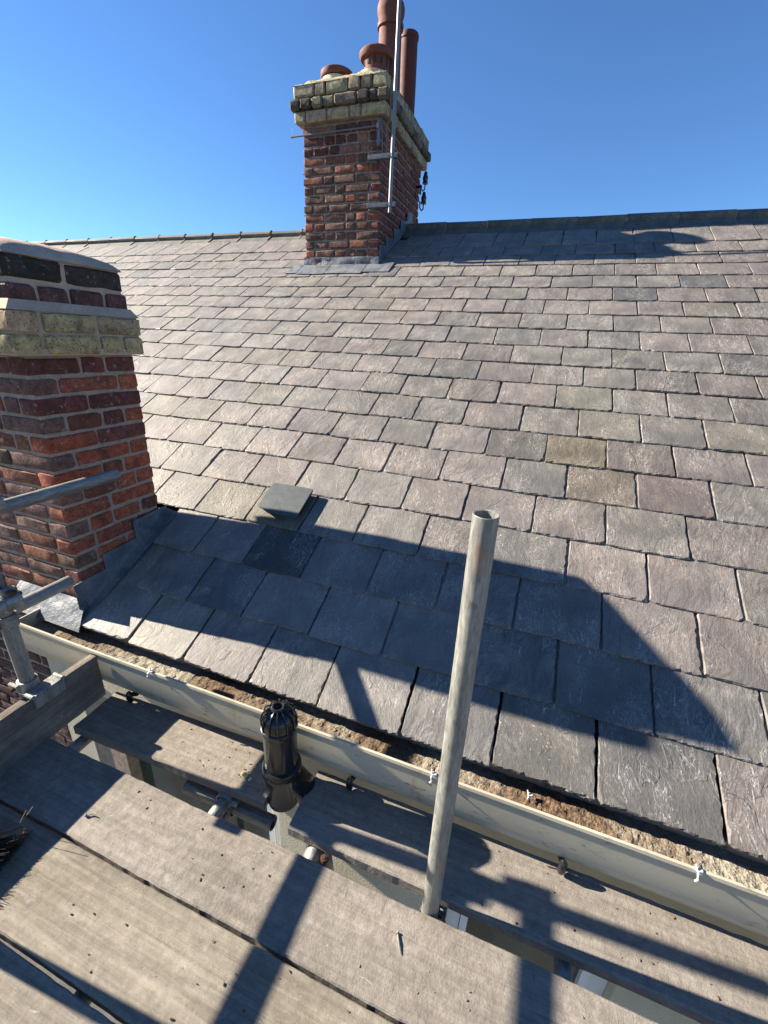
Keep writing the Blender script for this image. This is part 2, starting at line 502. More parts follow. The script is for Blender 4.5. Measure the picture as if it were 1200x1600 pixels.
def bevbox(a, b, c, bev):
    bx, by, bz = a / 2, b / 2, c / 2
    v = []; idx = {}
    for sx in (-1, 1):
        for sy in (-1, 1):
            for sz in (-1, 1):
                for ax in range(3):
                    p = [sx * (bx - bev), sy * (by - bev), sz * (bz - bev)]
                    p[ax] = (sx * bx, sy * by, sz * bz)[ax]
                    idx[(sx, sy, sz, ax)] = len(v)
                    v.append(Vector(p))
    f = []
    for ax in range(3):
        o = [i for i in range(3) if i != ax]
        for sg in (-1, 1):
            q = []
            for (p1, p2) in ((-1, -1), (1, -1), (1, 1), (-1, 1)):
                s = [0, 0, 0]; s[ax] = sg; s[o[0]] = p1; s[o[1]] = p2
                q.append(idx[(s[0], s[1], s[2], ax)])
            f.append(q)
        for p1 in (-1, 1):
            for p2 in (-1, 1):
                s1 = [0, 0, 0]; s1[o[0]] = p1; s1[o[1]] = p2
                sa = list(s1); sa[ax] = -1; sb = list(s1); sb[ax] = 1
                f.append([idx[(*sa, o[0])], idx[(*sb, o[0])], idx[(*sb, o[1])], idx[(*sa, o[1])]])
    for sx in (-1, 1):
        for sy in (-1, 1):
            for sz in (-1, 1): f.append([idx[(sx, sy, sz, k)] for k in range(3)])
    out = []
    for q in f:
        c0 = sum((v[i] for i in q), Vector()) / len(q)
        nn = (v[q[1]] - v[q[0]]).cross(v[q[2]] - v[q[0]])
        out.append(tuple(q) if nn.dot(c0) > 0 else tuple(reversed(q)))
    return v, out

def J(a): return random.uniform(-a, a)
def rotm(ang, ax): return Matrix.Rotation(ang, 4, ax)
def frame_to(p, z, xhint=(1, 0, 0)):
    z = Vector(z).normalized(); x = Vector(xhint)
    x = (x - z * x.dot(z)).normalized(); y = z.cross(x)
    return Matrix(((x.x, y.x, z.x, p[0]), (x.y, y.y, z.y, p[1]), (x.z, y.z, z.z, p[2]), (0, 0, 0, 1)))

# ------------------------------------------------------------------ setting
GZ = -4.6
g = Geo(); g.add([(-400, -400, GZ), (400, -400, GZ), (400, 400, GZ), (-400, 400, GZ)], [(0, 1, 2, 3)])
tag(g.obj('ground', M['ground']), kind='structure')

# ------------------------------------------------------------------ house
XL, XR = -11.0, 4.6
TH = math.radians(29.8)
EY, EZ = 1.06, 0.198                        # eave: slate tail line
U = Vector((0, math.cos(TH), math.sin(TH)))
N = Vector((0, -math.sin(TH), math.cos(TH)))
def rp(x, d, h=0.0): return Vector((x, EY, EZ)) + U * d + N * h
house = empty('terraced_house', (0, 1.15, GZ), 'slate roofed house with cream rendered wall and two brick chimney stacks behind the scaffold', 'house')

WY = 1.135
# wall with window openings  (x0,x1,z0,z1)
wins = [(-2.10, -0.86, -2.1, -0.33), (-0.03, 0.64, -2.1, -0.33)]
g = Geo()
xs = [-2.3, wins[0][0], wins[0][1], wins[1][0], wins[1][1], XR]
for i in range(5):
    if i in (1, 3):
        z0, z1 = wins[i // 2][2], wins[i // 2][3]
        g.box(xs[i], xs[i + 1], WY, WY + 0.28, GZ, z0); g.box(xs[i], xs[i + 1], WY, WY + 0.28, z1, 0.17)
    else: g.box(xs[i], xs[i + 1], WY, WY + 0.28, GZ, 0.17)
g.obj('wall', M['wall'], house)
g = Geo(); g.box(XL, XR, 9.3, 9.55, GZ, 0.2); g.box(XL, XL + 0.25, WY + 0.29, 9.29, GZ, 0.12); g.box(XR - 0.25, XR, WY + 0.29, 9.29, GZ, 0.12)
g.obj('wall', M['wall'], house)
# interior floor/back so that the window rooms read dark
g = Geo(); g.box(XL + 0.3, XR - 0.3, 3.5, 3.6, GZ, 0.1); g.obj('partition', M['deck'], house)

for (x0, x1, z0, z1) in wins:
    wroot = Geo()
    fy = WY + 0.05
    fw = 0.065
    wroot.box(x0 + 0.002, x0 + fw, fy, fy + 0.07, z0, z1); wroot.box(x1 - fw, x1 - 0.002, fy, fy + 0.07, z0, z1)
    wroot.box(x0 + fw, x1 - fw, fy + 0.001, fy + 0.069, z0, z0 + fw); wroot.box(x0 + fw, x1 - fw, fy + 0.001, fy + 0.069, z1 - fw, z1)
    wf = wroot.obj('window', M['upvc'], house)
    nb = 1
    for k in range(nb):
        a = x0 + fw + (x1 - x0 - 2 * fw) * k / nb; b = x0 + fw + (x1 - x0 - 2 * fw) * (k + 1) / nb
        s = Geo(); e = 0.035
        s.box(a + 0.003, a + e, fy - 0.008, fy + 0.06, z0 + fw, z1 - fw); s.box(b - e, b - 0.003, fy - 0.008, fy + 0.06, z0 + fw, z1 - fw)
        s.box(a + e, b - e, fy - 0.007, fy + 0.06, z1 - fw - e, z1 - fw); s.box(a + e, b - e, fy - 0.007, fy + 0.06, z0 + fw, z0 + fw + e)
        s.obj('sash', M['upvc'], wf)
        p = Geo(); p.box(a + e, b - e, fy + 0.02, fy + 0.026, z0 + fw + e, z1 - fw - e)
        p.obj('pane', M['glass'], wf)
    s = Geo(); s.box(x0 - 0.04, x1 + 0.04, WY - 0.06, WY + 0.049, z0 - 0.05, z0 - 0.002, 0.006); s.obj('sill', M['upvc'], wf)

# --- roof deck
RIDGE_D = 4.95
RY = EY + RIDGE_D * math.cos(TH); RZ = EZ + RIDGE_D * math.sin(TH)
g = Geo()
g.prism([rp(XL, 0.03, -0.03), rp(XL, RIDGE_D, -0.03), rp(XL, RIDGE_D, -0.06), rp(XL, 0.03, -0.06)], (XR - XL, 0, 0))
roof = g.obj('roof', M['deck'], house)
roof['label'] = 'pitched roof of purple grey riven slates under a dark ridge'

def slate_color(x, d):
    r = random.random()
    if r < 0.40: c = Vector((0.127, 0.114, 0.107))
    elif r < 0.76: c = Vector((0.122, 0.115, 0.106))
    elif r < 0.85: c = Vector((0.124, 0.117, 0.101))
    elif r < 0.975: c = Vector((0.107, 0.103, 0.098))
    else: c = Vector((0.080, 0.081, 0.082))
    q = mnoise.noise(Vector((x * 0.5, d * 0.5, 3)))
    c = c * (1 + J(0.11)) * (1.0 + 0.12 * q)
    t = max(0.0, min(1.0, (x + 1.6) / 2.4))     # sun sheen put into the colour: slates paler towards the left
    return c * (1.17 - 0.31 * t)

def slate_geo(w, L, th, dens, seed, chip=1.0):
    """riven slate: ragged outline, chipped bevel all round.  local x: width, y: up slope, tail at y=0"""
    rr = random.Random(seed)
    def j(a): return rr.uniform(-a, a)
    out = []
    nt = max(4, int(w / 0.30 * 14 * dens)); ns = max(2, int(8 * dens))
    hw = w / 2
    cl = rr.choice([0.002, 0.004, 0.006, 0.012, 0.003]) * chip; cr = rr.choice([0.002, 0.004, 0.009, 0.016, 0.003]) * chip
    bow = j(0.004)
    skew = j(0.006)
    for i in range(nt + 1):
        u = i / nt
        x = -hw + w * u
        y = bow * math.sin(PI * u) + skew * (u - 0.5) + j(0.0010) * chip + (rr.uniform(0.002, 0.006) if rr.random() < 0.07 else 0)
        if i == 0: y += cl
        if i == nt: y += cr
        out.append((x, y))
    sl = j(0.003); sr = j(0.003)
    vis = 0.27
    for i in range(1, ns + 1):
        v = i / ns
        out.append((hw + sr * v + j(0.0013) * chip - (0.003 * chip if rr.random() < 0.2 else 0), cr + vis * v))
    out.append((hw, L)); out.append((-hw, L))
    for i in range(ns, 0, -1):
        v = i / ns
        out.append((-hw + sl * v + j(0.0012) * chip, cl + vis * v))
    n = len(out)
    cx = 0; cy = L / 2
    lo = []; mid = []; top = []
    def tilt(x, y): return 0.016 - 0.0327 * y
    warp = [j(0.0012) for _ in range(4)]
    def wz(x, y): return warp[0] * math.sin(x * 14 + warp[1] * 4000) + warp[2] * math.cos(y * 12 + warp[3] * 3000)
    for k, (x, y) in enumerate(out):
        z = tilt(x, y) + wz(x, y)
        ins = rr.uniform(0.0006, 0.0045) * (1.4 if y < 0.03 else 1.0) * chip
        if rr.random() < 0.10: ins *= 2.0
        dx = -1 if x > hw * 0.9 else (1 if x < -hw * 0.9 else 0)
        dy = 1 if y < 0.025 else (-1 if y > L - 0.02 else 0)
        lo.append((x, y, z - th)); mid.append((x, y, z - th * rr.uniform(0.35, 0.7))); top.append((x + dx * ins, y + dy * ins, z))
    v = lo + mid + top
    f = []
    for a in range(n):
        b = (a + 1) % n
        f.append((a, b, n + b, n + a)); f.append((n + a, n + b, 2 * n + b, 2 * n + a))
    f.append(tuple(range(2 * n, 3 * n)))
    return v, f

courses = [0, .247, .492, .737, .985, 1.225, 1.462, 1.69, 1.925, 2.155, 2.377, 2.600, 2.832, 3.058, 3.282, 3.500, 3.716, 3.940, 4.160, 4.385]
fixed = [
 [-1.822, -1.534, -1.235, -0.905, -0.602, -0.276, 0.039, 0.355, 0.693],
 [-1.70, -1.394, -1.088, -0.755, -0.432, -0.110, 0.212, 0.524, 0.845],
 [-1.80, -1.534, -1.234, -0.914, -0.589, -0.277, 0.039, 0.358, 0.683],
 [-2.02, -1.699, -1.371, -1.049, -0.750, -0.423, -0.105, 0.215, 0.524, 0.841],
 [-1.829, -1.524, -1.205, -0.892, -0.581, -0.273, 0.053, 0.365, 0.687],
 [-2.279, -1.982, -1.671, -1.368, -1.061, -0.760, -0.443, -0.124, 0.181, 0.495, 0.803],
 [-2.429, -2.103, -1.797, -1.498, -1.185, -0.868, -0.568, -0.244, 0.065, 0.36, 0.665, 0.976]]
special = {  # (course, index of left joint): colour
 (6, -0.244): (0.150, 0.140, 0.128), (6, 0.065): (0.190, 0.168, 0.125), (6, 0.36): (0.185, 0.165, 0.150),
 (5, 0.181): (0.185, 0.160, 0.132), (5, 0.495): (0.19, 0.16, 0.15),
 (2, -1.234): (0.088, 0.088, 0.086), (3, -1.699): (0.215, 0.195, 0.160), (3, -1.371): (0.225, 0.205, 0.150),
 (0, 0.039): (0.150, 0.145, 0.132), (0, 0.355): (0.140, 0.136, 0.132)}
CH1 = (-2.78, -1.86, 1.135, 1.62)     # near stack x0,x1,y0,y1
CH2 = (-2.565, -1.755, 4.515, 5.82)   # far stack
def d_of_y(y): return (y - EY) / math.cos(TH)
def blocked(k, x0, x1):
    d = courses[k]
    if CH1[0] - 0.02 < (x0 + x1) / 2 < CH1[1] + 0.03 and d < d_of_y(CH1[3]) - 0.02: return True
    if CH2[0] < (x0 + x1) / 2 < CH2[1] and d > d_of_y(CH2[2]) - 0.03: return True
    return False
rows = []
for k in range(len(courses)):
    if k < len(fixed): r = list(fixed[k])
    else:
        p = rows[k - 1]; r = []
        for i in range(len(p) - 1):
            if -3.5 < p[i] < 3: r.append((p[i] + p[i + 1]) / 2 + J(0.018))
    while r[-1] < XR: r.append(r[-1] + random.uniform(0.285, 0.33))
    while r[0] > XL: r.insert(0, r[0] - random.uniform(0.285, 0.325))
    rows.append(r)

VENT = (3, -1.371)
cands = []
for k, r in enumerate(rows):
    for i in range(len(r) - 1):
        x0, x1 = r[i], r[i + 1]
        if blocked(k, x0, x1): continue
        # clip slates that run into a stack
        for (c0, c1, cy0, cy1) in (CH1, CH2):
            dd = courses[k] + 0.12
            if (c0 == CH1[0] and dd < d_of_y(cy1)) or (c0 == CH2[0] and dd > d_of_y(cy0)):
                if x0 < c1 < x1: x0 = c1 + 0.012
                if x0 < c0 < x1: x1 = c0 - 0.012
        if x1 - x0 < 0.04: continue
        P = rp((x0 + x1) / 2, courses[k] + 0.1) - Vector((0, 0, CAM_Z))
        z = P.dot(R2)
        px = 600 + 664.6 * P.dot(R0) / max(z, 0.01); py = 800 + 664.6 * P.dot(R1) / max(z, 0.01)
        vis = z > 0.1 and -90 < px < 1290 and py < 1650
        cands.append((0 if vis else 1, P.length, k, x0, x1, r[i]))
cands.sort()
TINT = 'tint'
def paint(me, colors):
    """one colour (and a random number in alpha) per slate, as face-corner attribute"""
    at = me.color_attributes.new(TINT, 'FLOAT_COLOR', 'CORNER')
    buf = []
    for p in me.polygons:
        c = colors[p.index] if isinstance(colors, list) else colors
        buf += list(c) * p.loop_total
    at.data.foreach_set('color', buf)
FR = Matrix(((1, 0, 0, 0), (0, U.y, N.y, 0), (0, U.z, N.z, 0), (0, 0, 0, 1)))
rest = Geo(); rest_cols = []
for q, (hid, dist, k, x0, x1, xj) in enumerate(cands):
    gap = random.uniform(0.005, 0.0095)
    wdt = x1 - x0 - gap
    th = random.uniform(0.009, 0.0125)
    dens = 2.0 if dist < 2.0 else (1.1 if dist < 3.5 else 0.6)
    if q >= 300: dens = 0.4
    v, f = slate_geo(wdt, 0.5 if k < 19 else 0.40, th, dens, 1000 + q, 1.0 if dist < 3 else 0.8)
    col = special.get((k, xj))
    if col: col = Vector(col) * 0.54
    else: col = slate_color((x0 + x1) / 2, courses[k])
    if k <= 1: col = col * 1.05
    rn = random.random()
    if (k, xj) == (0, 0.039): rn = 0.94
    mat4 = Matrix.Translation(rp((x0 + x1) / 2, courses[k] + J(0.0035), -0.014 + random.uniform(0.002, 0.006))) @ FR @ \
        rotm(J(0.007), 'Z') @ rotm(J(0.004), 'Y') @ rotm(-random.uniform(0.004, 0.012), 'X')
    if q < 300:
        me = bpy.data.meshes.new('slate')
        me.from_pydata(v, [], f); me.materials.append(M['slate']); me.update()
        paint(me, (*col, rn))
        inst('slate', me, mat4, roof)
    else:
        fi = FR.inverted()
        rest.add([fi @ (mat4 @ Vector(p)) for p in v], f)
        rest_cols += [(*col, rn)] * len(f)
ro = rest.obj('slate_rows', M['slate'], None)
COL.objects.unlink(ro); ro.matrix_basis = FR.copy(); paint(ro.data, rest_cols)
fin(ro, roof); ro['kind'] = 'stuff'
# rear slope
g = Geo(); g.add([Vector((XL, RY, RZ - 0.01)), Vector((XR, RY, RZ - 0.01)), Vector((XR, 9.75, RZ - (9.75 - RY) * math.tan(TH))), Vector((XL, 9.75, RZ - (9.75 - RY) * math.tan(TH)))], [(0, 1, 2, 3)])
o = g.obj('rear_slope', M['slate'], roof); paint(o.data, (0.17, 0.155, 0.15, 0.3))

# --- ridge tiles: wing plus roll
def ridge_geo(L):
    g = Geo()
    a = math.radians(31)
    wing = 0.185
    prof = []
    r = 0.038
    # outer section from the front wing edge over the roll to the back wing edge
    prof.append((-wing * math.cos(a), -wing * math.sin(a)))
    prof.append((-0.030, -0.012))
    for k in range(9):
        t = PI * (1.10 - 1.20 * k / 8)
        prof.append((r * math.cos(t), 0.020 + r * math.sin(t)))
    prof.append((0.030, -0.012))
    prof.append((wing * math.cos(a), -wing * math.sin(a)))
    inn = [(wing * math.cos(a) - 0.006, -wing * math.sin(a) - 0.016), (0, -0.03), (-wing * math.cos(a) + 0.006, -wing * math.sin(a) - 0.016)]
    poly = [(0, y, z) for (y, z) in prof + inn]
    g.prism([(-L / 2, y, z) for (_, y, z) in poly], (L, 0, 0))
    return g
rg = ridge_geo(0.436)
x = 1.36 + 0.447 * 7
rm = bpy.data.meshes.new('ridge_tile'); rm.from_pydata([tuple(v) for v in rg.v], [], rg.f); rm.materials.append(M['ridge']); rm.update()
xs_r = [1.36, 0.912, 0.48, 0.03, -0.393, -0.841]
while xs_r[0] < XR: xs_r.insert(0, xs_r[0] + 0.447)
while xs_r[-1] > XL: xs_r.append(xs_r[-1] - 0.447)
for a, b in zip(xs_r[:-1], xs_r[1:]):
    cx = (a + b) / 2
    if CH2[0] - 0.18 < cx < CH2[1] + 0.18: continue
    o = inst('ridge_tile', rm, Matrix.Translation((cx, RY + J(0.004), RZ - 0.006 + J(0.004) - (0.012 if cx < -2.6 else 0))) @ rotm(J(0.008), 'Y') @ rotm(J(0.01), 'X'), roof)
    cu = Geo(); cu.box(-0.009, 0.009, -0.165, 0.165, -0.11, -0.088)
g = Geo()
for a in xs_r[1:-1]:
    if CH2[0] - 0.1 < a < CH2[1] + 0.1: continue
    sec = [(-0.150, -0.094), (-0.031, -0.014), (-0.040, 0.02), (-0.024, 0.052), (0, 0.061), (0.03, 0.045), (0.03, -0.015), (0, -0.02)]
    g.prism([(a - 0.008 + J(0.003), RY + y, RZ - 0.008 + z) for (y, z) in sec], (0.016, 0, 0))
g.obj('ridge_joint_mortar', M['mortar_far'], roof)['kind'] = 'stuff'
# short ridge pieces running into the stack
for (a, b) in ((CH2[1] + 0.004, min(t for t in xs_r if t > CH2[1] + 0.10)), (max(t for t in xs_r if t < CH2[0] - 0.10), CH2[0] - 0.004)):
    pass

# ------------------------------------------------------------------ brick work
brick_cache = {}
def brick_mesh(L, W, H, var, rough):
    key = (round(L, 2), round(W, 2), round(H, 3), var, rough)
    if key in brick_cache: return brick_cache[key]
    rr = random.Random(hash(key) & 0xffff)
    e_ = min(0.007 + rough, H * 0.2, L * 0.2)
    gx = [0, e_] + [L * q for q in ((0.34, 0.67) if L > 0.15 else (0.5,))] + [L - e_, L]
    gy = [0, e_, W - e_, W]; gz = [0, e_, H - e_, H]
    nx, ny, nz = len(gx) - 1, 3, 3
    pts = {}; v = []; f = []
    def vid(i, j, k):
        if (i, j, k) in pts: return pts[(i, j, k)]
        x = gx[i] - L / 2; y = gy[j] - W / 2; z = gz[k] - H / 2
        ed = (i in (0, nx)) + (j in (0, ny)) + (k in (0, nz))
        p = Vector((x, y, z))
        if ed >= 2:
            pull = rough * rr.uniform(0.3, 1.5) * (1.6 if ed == 3 else 1.0)
            p.x -= math.copysign(pull, x) if i in (0, nx) else 0
            p.y -= math.copysign(pull, y) if j in (0, ny) else 0
            p.z -= math.copysign(pull, z) if k in (0, nz) else 0
        p += Vector((rr.uniform(-1, 1), rr.uniform(-1, 1), rr.uniform(-1, 1))) * rough * (0.40 if ed >= 2 else 0.22)
        pts[(i, j, k)] = len(v); v.append(p)
        return pts[(i, j, k)]
    for i in range(nx):
        for j in range(ny):
            f.append((vid(i, j, nz), vid(i + 1, j, nz), vid(i + 1, j + 1, nz), vid(i, j + 1, nz)))
            f.append((vid(i, j + 1, 0), vid(i + 1, j + 1, 0), vid(i + 1, j, 0), vid(i, j, 0)))
    for i in range(nx):
        for k in range(nz):
            f.append((vid(i, 0, k), vid(i + 1, 0, k), vid(i + 1, 0, k + 1), vid(i, 0, k + 1)))
            f.append((vid(i, ny, k + 1), vid(i + 1, ny, k + 1), vid(i + 1, ny, k), vid(i, ny, k)))
    for j in range(ny):
        for k in range(nz):
            f.append((vid(0, j, k + 1), vid(0, j + 1, k + 1), vid(0, j + 1, k), vid(0, j, k)))
            f.append((vid(nx, j, k), vid(nx, j + 1, k), vid(nx, j + 1, k + 1), vid(nx, j, k + 1)))
    me = bpy.data.meshes.new('brick')
    me.from_pydata([tuple(p) for p in v], [], f); me.materials.append(M['brick'])
    me.polygons.foreach_set('use_smooth', [True] * len(me.polygons))
    me.set_sharp_from_angle(angle=math.radians(24)); me.update()
    brick_cache[key] = me
    return me

def split(L, off, head=0.0):
    """joint positions along a run of length L: stretchers with the odd header"""
    out = [0.0]
    p = off
    while p < L - 0.06:
        if p > 0.05: out.append(p)
        p += (0.225 if random.random() > head else 0.115)
    out.append(L)
    return out

def ring(par, x0, x1, y0, y1, z, H, k, colf, rough, jn, hidden, dep=0.10, head=0.22, jitter=0.003, skip=None):
    """one brick course round a stack; front (-y) and right (+x) bricks are parts, the far sides go into hidden"""
    odd = k % 2
    runs = []
    # (axis, start, length, fixed coordinate, inward sign, visible)
    if odd:
        runs.append(('x', x0, x1 - x0, y0, 1, True)); runs.append(('x', x0, x1 - x0, y1, -1, False))
        runs.append(('y', y0 + dep + jn, y1 - y0 - 2 * dep - 2 * jn, x1, -1, True)); runs.append(('y', y0 + dep + jn, y1 - y0 - 2 * dep - 2 * jn, x0, 1, False))
    else:
        runs.append(('y', y0, y1 - y0, x1, -1, True)); runs.append(('y', y0, y1 - y0, x0, 1, False))
        runs.append(('x', x0 + dep + jn, x1 - x0 - 2 * dep - 2 * jn, y0, 1, True)); runs.append(('x', x0 + dep + jn, x1 - x0 - 2 * dep - 2 * jn, y1, -1, False))
    for ax, s, L, c, sg, vis in runs:
        full = (ax == 'x') == bool(odd)
        js = split(L, random.choice([0.225, 0.215, 0.115]) if full else random.choice([0.115, 0.225, 0.16]), head)
        for a, b in zip(js[:-1], js[1:]):
            a_ = a + (0.0 if a == 0.0 else jn / 2); b_ = b - (0.0 if b == js[-1] else jn / 2)
            ln = b_ - a_ + J(0.002)
            mid = s + (a_ + b_) / 2
            if ln < 0.03: continue
            if skip and vis and skip(ax, mid, z): continue
            cc = c + sg * dep / 2 + J(jitter)
            h = H + J(0.003)
            if ax == 'x': L4 = Matrix.Translation((mid, cc, z)) @ rotm(J(0.012), 'Y')
            else: L4 = Matrix.Translation((cc, mid, z)) @ rotm(PI / 2, 'Z') @ rotm(J(0.012), 'Y')
            me = brick_mesh(ln, dep, h, random.randint(0, 3), rough)
            seen = vis or (ax == 'x' and b == js[-1]) or (ax == 'y' and a == 0.0)
            if seen: inst('brick', me, L4 @ rotm(random.choice([0, PI]), 'X'), par, colf(ax if vis else ('y' if ax == 'x' else 'x'), mid, z))
            else: hidden.append((me, L4))
def join_hidden(par, hidden, col):
    g = Geo()
    for me, L4 in hidden: g.add([L4 @ v.co for v in me.vertices], [tuple(p.vertices) for p in me.polygons])
    o = g.obj('hidden_brickwork', M['brick'], par); o.color = (*col, 1); o['kind'] = 'stuff'

def vary(c, a=0.2):
    k = 1 + J(a)
    return (c[0] * k * 0.86, c[1] * k * 0.90 * (1 + J(0.08)), c[2] * k * 0.88 * (1 + J(0.08)))

# ---- near stack
x0, x1, y0, y1 = CH1
st1 = Geo()
st1.box(x0 + 0.011, x1 - 0.0062, y0 + 0.0068, y1 - 0.0068, -1.2, 1.39)
stack1 = st1.obj('chimney_stack', M['mortar'], house)
stack1['label'] = 'near red brick chimney stack with yellow brick band and rounded mortar cap'
up1 = Geo()
up1.box(x0 - 0.022, x1 + 0.027, y0 - 0.031, y1 + 0.021, 1.392, 1.526)
up1.box(x0 - 0.030, x1 + 0.033, y0 - 0.037, y1 + 0.027, 1.366, 1.3915)
up1.box(x0 + 0.012, x1 - 0.011, y0 + 0.012, y1 - 0.004, 1.527, 1.72)
up1.obj('upper_mortar', M['flaunch'], stack1)
hid = []
def col1(ax, m, z):
    if z > 1.60: return vary((0.055, 0.042, 0.038), 0.25)
    if z > 1.53: return vary((0.12, 0.052, 0.044), 0.3)
    if z > 1.36: return vary((0.52, 0.355, 0.185), 0.2)
    if z > 1.25: return vary((0.155, 0.050, 0.036), 0.15)
    r = random.random()
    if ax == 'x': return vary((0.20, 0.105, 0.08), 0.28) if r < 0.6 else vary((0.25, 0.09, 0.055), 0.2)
    if r < 0.55: return vary((0.40, 0.105, 0.050), 0.16)  # right-face bricks oranger: warm bounce off the lit roof put into their colour
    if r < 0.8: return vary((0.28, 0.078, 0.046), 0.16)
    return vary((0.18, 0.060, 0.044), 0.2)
zc = 0.21; k = 0
while zc < 1.36:
    ring(stack1, x0, x1, y0, y1, zc + 0.033, 0.066, k, col1, 0.0032, 0.010, hid, jitter=0.0025); zc += 0.0772; k += 1
z0b = 1.370
for i in range(2):
    ring(stack1, x0 - 0.036, x1 + 0.040, y0 - 0.044, y1 + 0.034, z0b + 0.036, 0.070, k, col1, 0.0040, 0.016, hid); z0b += 0.0795; k += 1
z0b = 1.533
for i in range(2):
    ring(stack1, x0, x1 + 0.003 - i * 0.004, y0, y1 + 0.010 - i * 0.006, z0b + 0.044, 0.076, k, col1, 0.0042, 0.016, hid, jitter=0.003); z0b += 0.093; k += 1
join_hidden(stack1, hid, (0.22, 0.07, 0.045))
# rounded mortar cap and the fillet over the yellow band
def dome(x0, x1, y0, y1, z0, h, nx, ny, ex=0.35, jit=0.004, seed=0.0):
    g = Geo(); v = []; f = []
    for i in range(nx + 1):
        for j in range(ny + 1):
            u = i / nx * 2 - 1; w_ = j / ny * 2 - 1
            r = max(0.0, 1 - abs(u) ** 4) ** ex * max(0.0, 1 - abs(w_) ** 4) ** ex
            x = x0 + (x1 - x0) * i / nx; y = y0 + (y1 - y0) * j / ny
            z = z0 + h * r + jit * mnoise.noise(Vector((x * 14, y * 14, seed)))
            if i in (0, nx) or j in (0, ny): z = z0 - 0.004
            v.append((x, y, z))
    for i in range(nx):
        for j in range(ny):
            a = i * (ny + 1) + j
            f.append((a, a + ny + 1, a + ny + 2, a + 1))
    return g.add(v, f)
g = dome(x0 - 0.002, x1 + 0.004, y0 - 0.004, y1 + 0.008, 1.714, 0.072, 30, 24, 0.55, 0.007)
g.obj('mortar_cap', M['flaunch'], stack1, True, 80)
g = Geo()   # sloped fillet where the upper courses stand back from the band
fo = [(x0 - 0.032, y0 - 0.039), (x1 + 0.036, y0 - 0.039), (x1 + 0.036, y1 + 0.030), (x0 - 0.032, y1 + 0.030)]
fi_ = [(x0 - 0.003, y0 - 0.004), (x1 + 0.006, y0 - 0.004), (x1 + 0.006, y1 + 0.016), (x0 - 0.003, y1 + 0.016)]
g.add([(a, b, 1.524) for a, b in fo] + [(a, b, 1.560) for a, b in fi_], [(i, (i + 1) % 4, 4 + (i + 1) % 4, 4 + i) for i in range(4)])
g.obj('mortar_fillet', M['flaunch'], stack1)
# stepped lead flashing up the right face, turned out over the slates
def lead_sheet(pts, name, par, t=0.004, sub=6, rip=0.004, seed=1.0, norm=None):
    """pts: quad corner points a,b,c,d -> rippled sheet"""
    a, b, c, d = [Vector(p) for p in pts]
    n = (b - a).cross(d - a).normalized()
    v = []; f = []
    for i in range(sub + 1):
        for j in range(sub + 1):
            p = a.lerp(b, i / sub).lerp(d.lerp(c, i / sub), j / sub)
            ed = i in (0, sub) or j in (0, sub)
            p = p + n * (rip * mnoise.noise(p * 17 + Vector((seed, 0, 0))) * (0.5 if ed else 1))
            v.append(p)
    m = (sub + 1) ** 2
    v += [p - n * t for p in v]
    for i in range(sub):
        for j in range(sub):
            q = i * (sub + 1) + j
            f.append((q, q + sub + 1, q + sub + 2, q + 1)); f.append((m + q + 1, m + q + sub + 2, m + q + sub + 1, m + q))
    for i in range(sub):
        for (q, r) in ((i * (sub + 1), (i + 1) * (sub + 1)), ((i + 1) * (sub + 1) + sub, i * (sub + 1) + sub)): f.append((r, q, m + q, m + r))
        for (q, r) in ((i + 1, i), (sub * (sub + 1) + i, sub * (sub + 1) + i + 1)): f.append((r, q, m + q, m + r))
    g = Geo().add(v, f)
    return g.obj(name, M['lead'], par, True, 60)
def zroof(y): return EZ + (y - EY) * math.tan(TH)
fx = x1 + 0.012
for i, (ya, yb, zt) in enumerate(((1.095, 1.295, 0.383), (1.255, 1.475, 0.468), (1.440, 1.655, 0.573))):
    e = 0.003 * i
    lead_sheet([(fx + e, ya, zroof(ya) + 0.0), (fx + e, yb, zroof(yb) + 0.0), (fx + e - 0.004, yb, zt + 0.012), (fx + e - 0.004, ya, zt)], 'lead_flashing', stack1, 0.004, 7, 0.007, i * 3.1)
lead_sheet([(fx - 0.01, 1.04, zroof(1.04) + 0.006), (fx + 0.030, 1.05, zroof(1.05) + 0.010), (fx + 0.075, 1.66, zroof(1.66) + 0.016), (fx - 0.01, 1.66, zroof(1.66) + 0.03)], 'lead_flashing', stack1, 0.003, 9, 0.006, 9.0)
# apron in front of the stack, above the gutter
lead_sheet([(-2.30, 1.042, 0.186), (-1.805, 1.036, 0.186), (-1.845, 1.124, 0.290), (-2.30, 1.126, 0.290)], 'lead_apron', stack1, 0.004, 12, 0.006, 4.0)

# ---- far stack
x0, x1, y0, y1 = CH2
st2 = Geo()
st2.box(x0 + 0.012, x1 - 0.012, y0 + 0.012, y1 - 0.012, 1.9, 3.36)
st2.box(x0 - 0.040, x1 + 0.040, y0 - 0.042, y1 + 0.040, 3.345, 3.435)
st2.box(x0 - 0.030, x1 + 0.030, y0 - 0.030, y1 + 0.030, 3.436, 3.60)
stack2 = st2.obj('chimney_stack', M['mortar_far'], house)
stack2['label'] = 'tall weathered brick chimney stack astride the ridge with buff brick crown and clay pots'
hid = []
def col2(ax, m, z):
    if z > 3.50: return vary((0.345, 0.275, 0.185), 0.25)
    if z > 3.44: return vary((0.13, 0.105, 0.08), 0.45)
    if z > 3.34: return vary((0.385, 0.30, 0.185), 0.2)
    r = random.random()
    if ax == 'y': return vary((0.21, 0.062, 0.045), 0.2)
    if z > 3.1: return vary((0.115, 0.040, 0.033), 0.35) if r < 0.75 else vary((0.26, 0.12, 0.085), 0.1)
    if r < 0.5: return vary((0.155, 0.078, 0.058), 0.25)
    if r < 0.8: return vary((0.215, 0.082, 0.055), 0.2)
    return vary((0.27, 0.09, 0.055), 0.15)
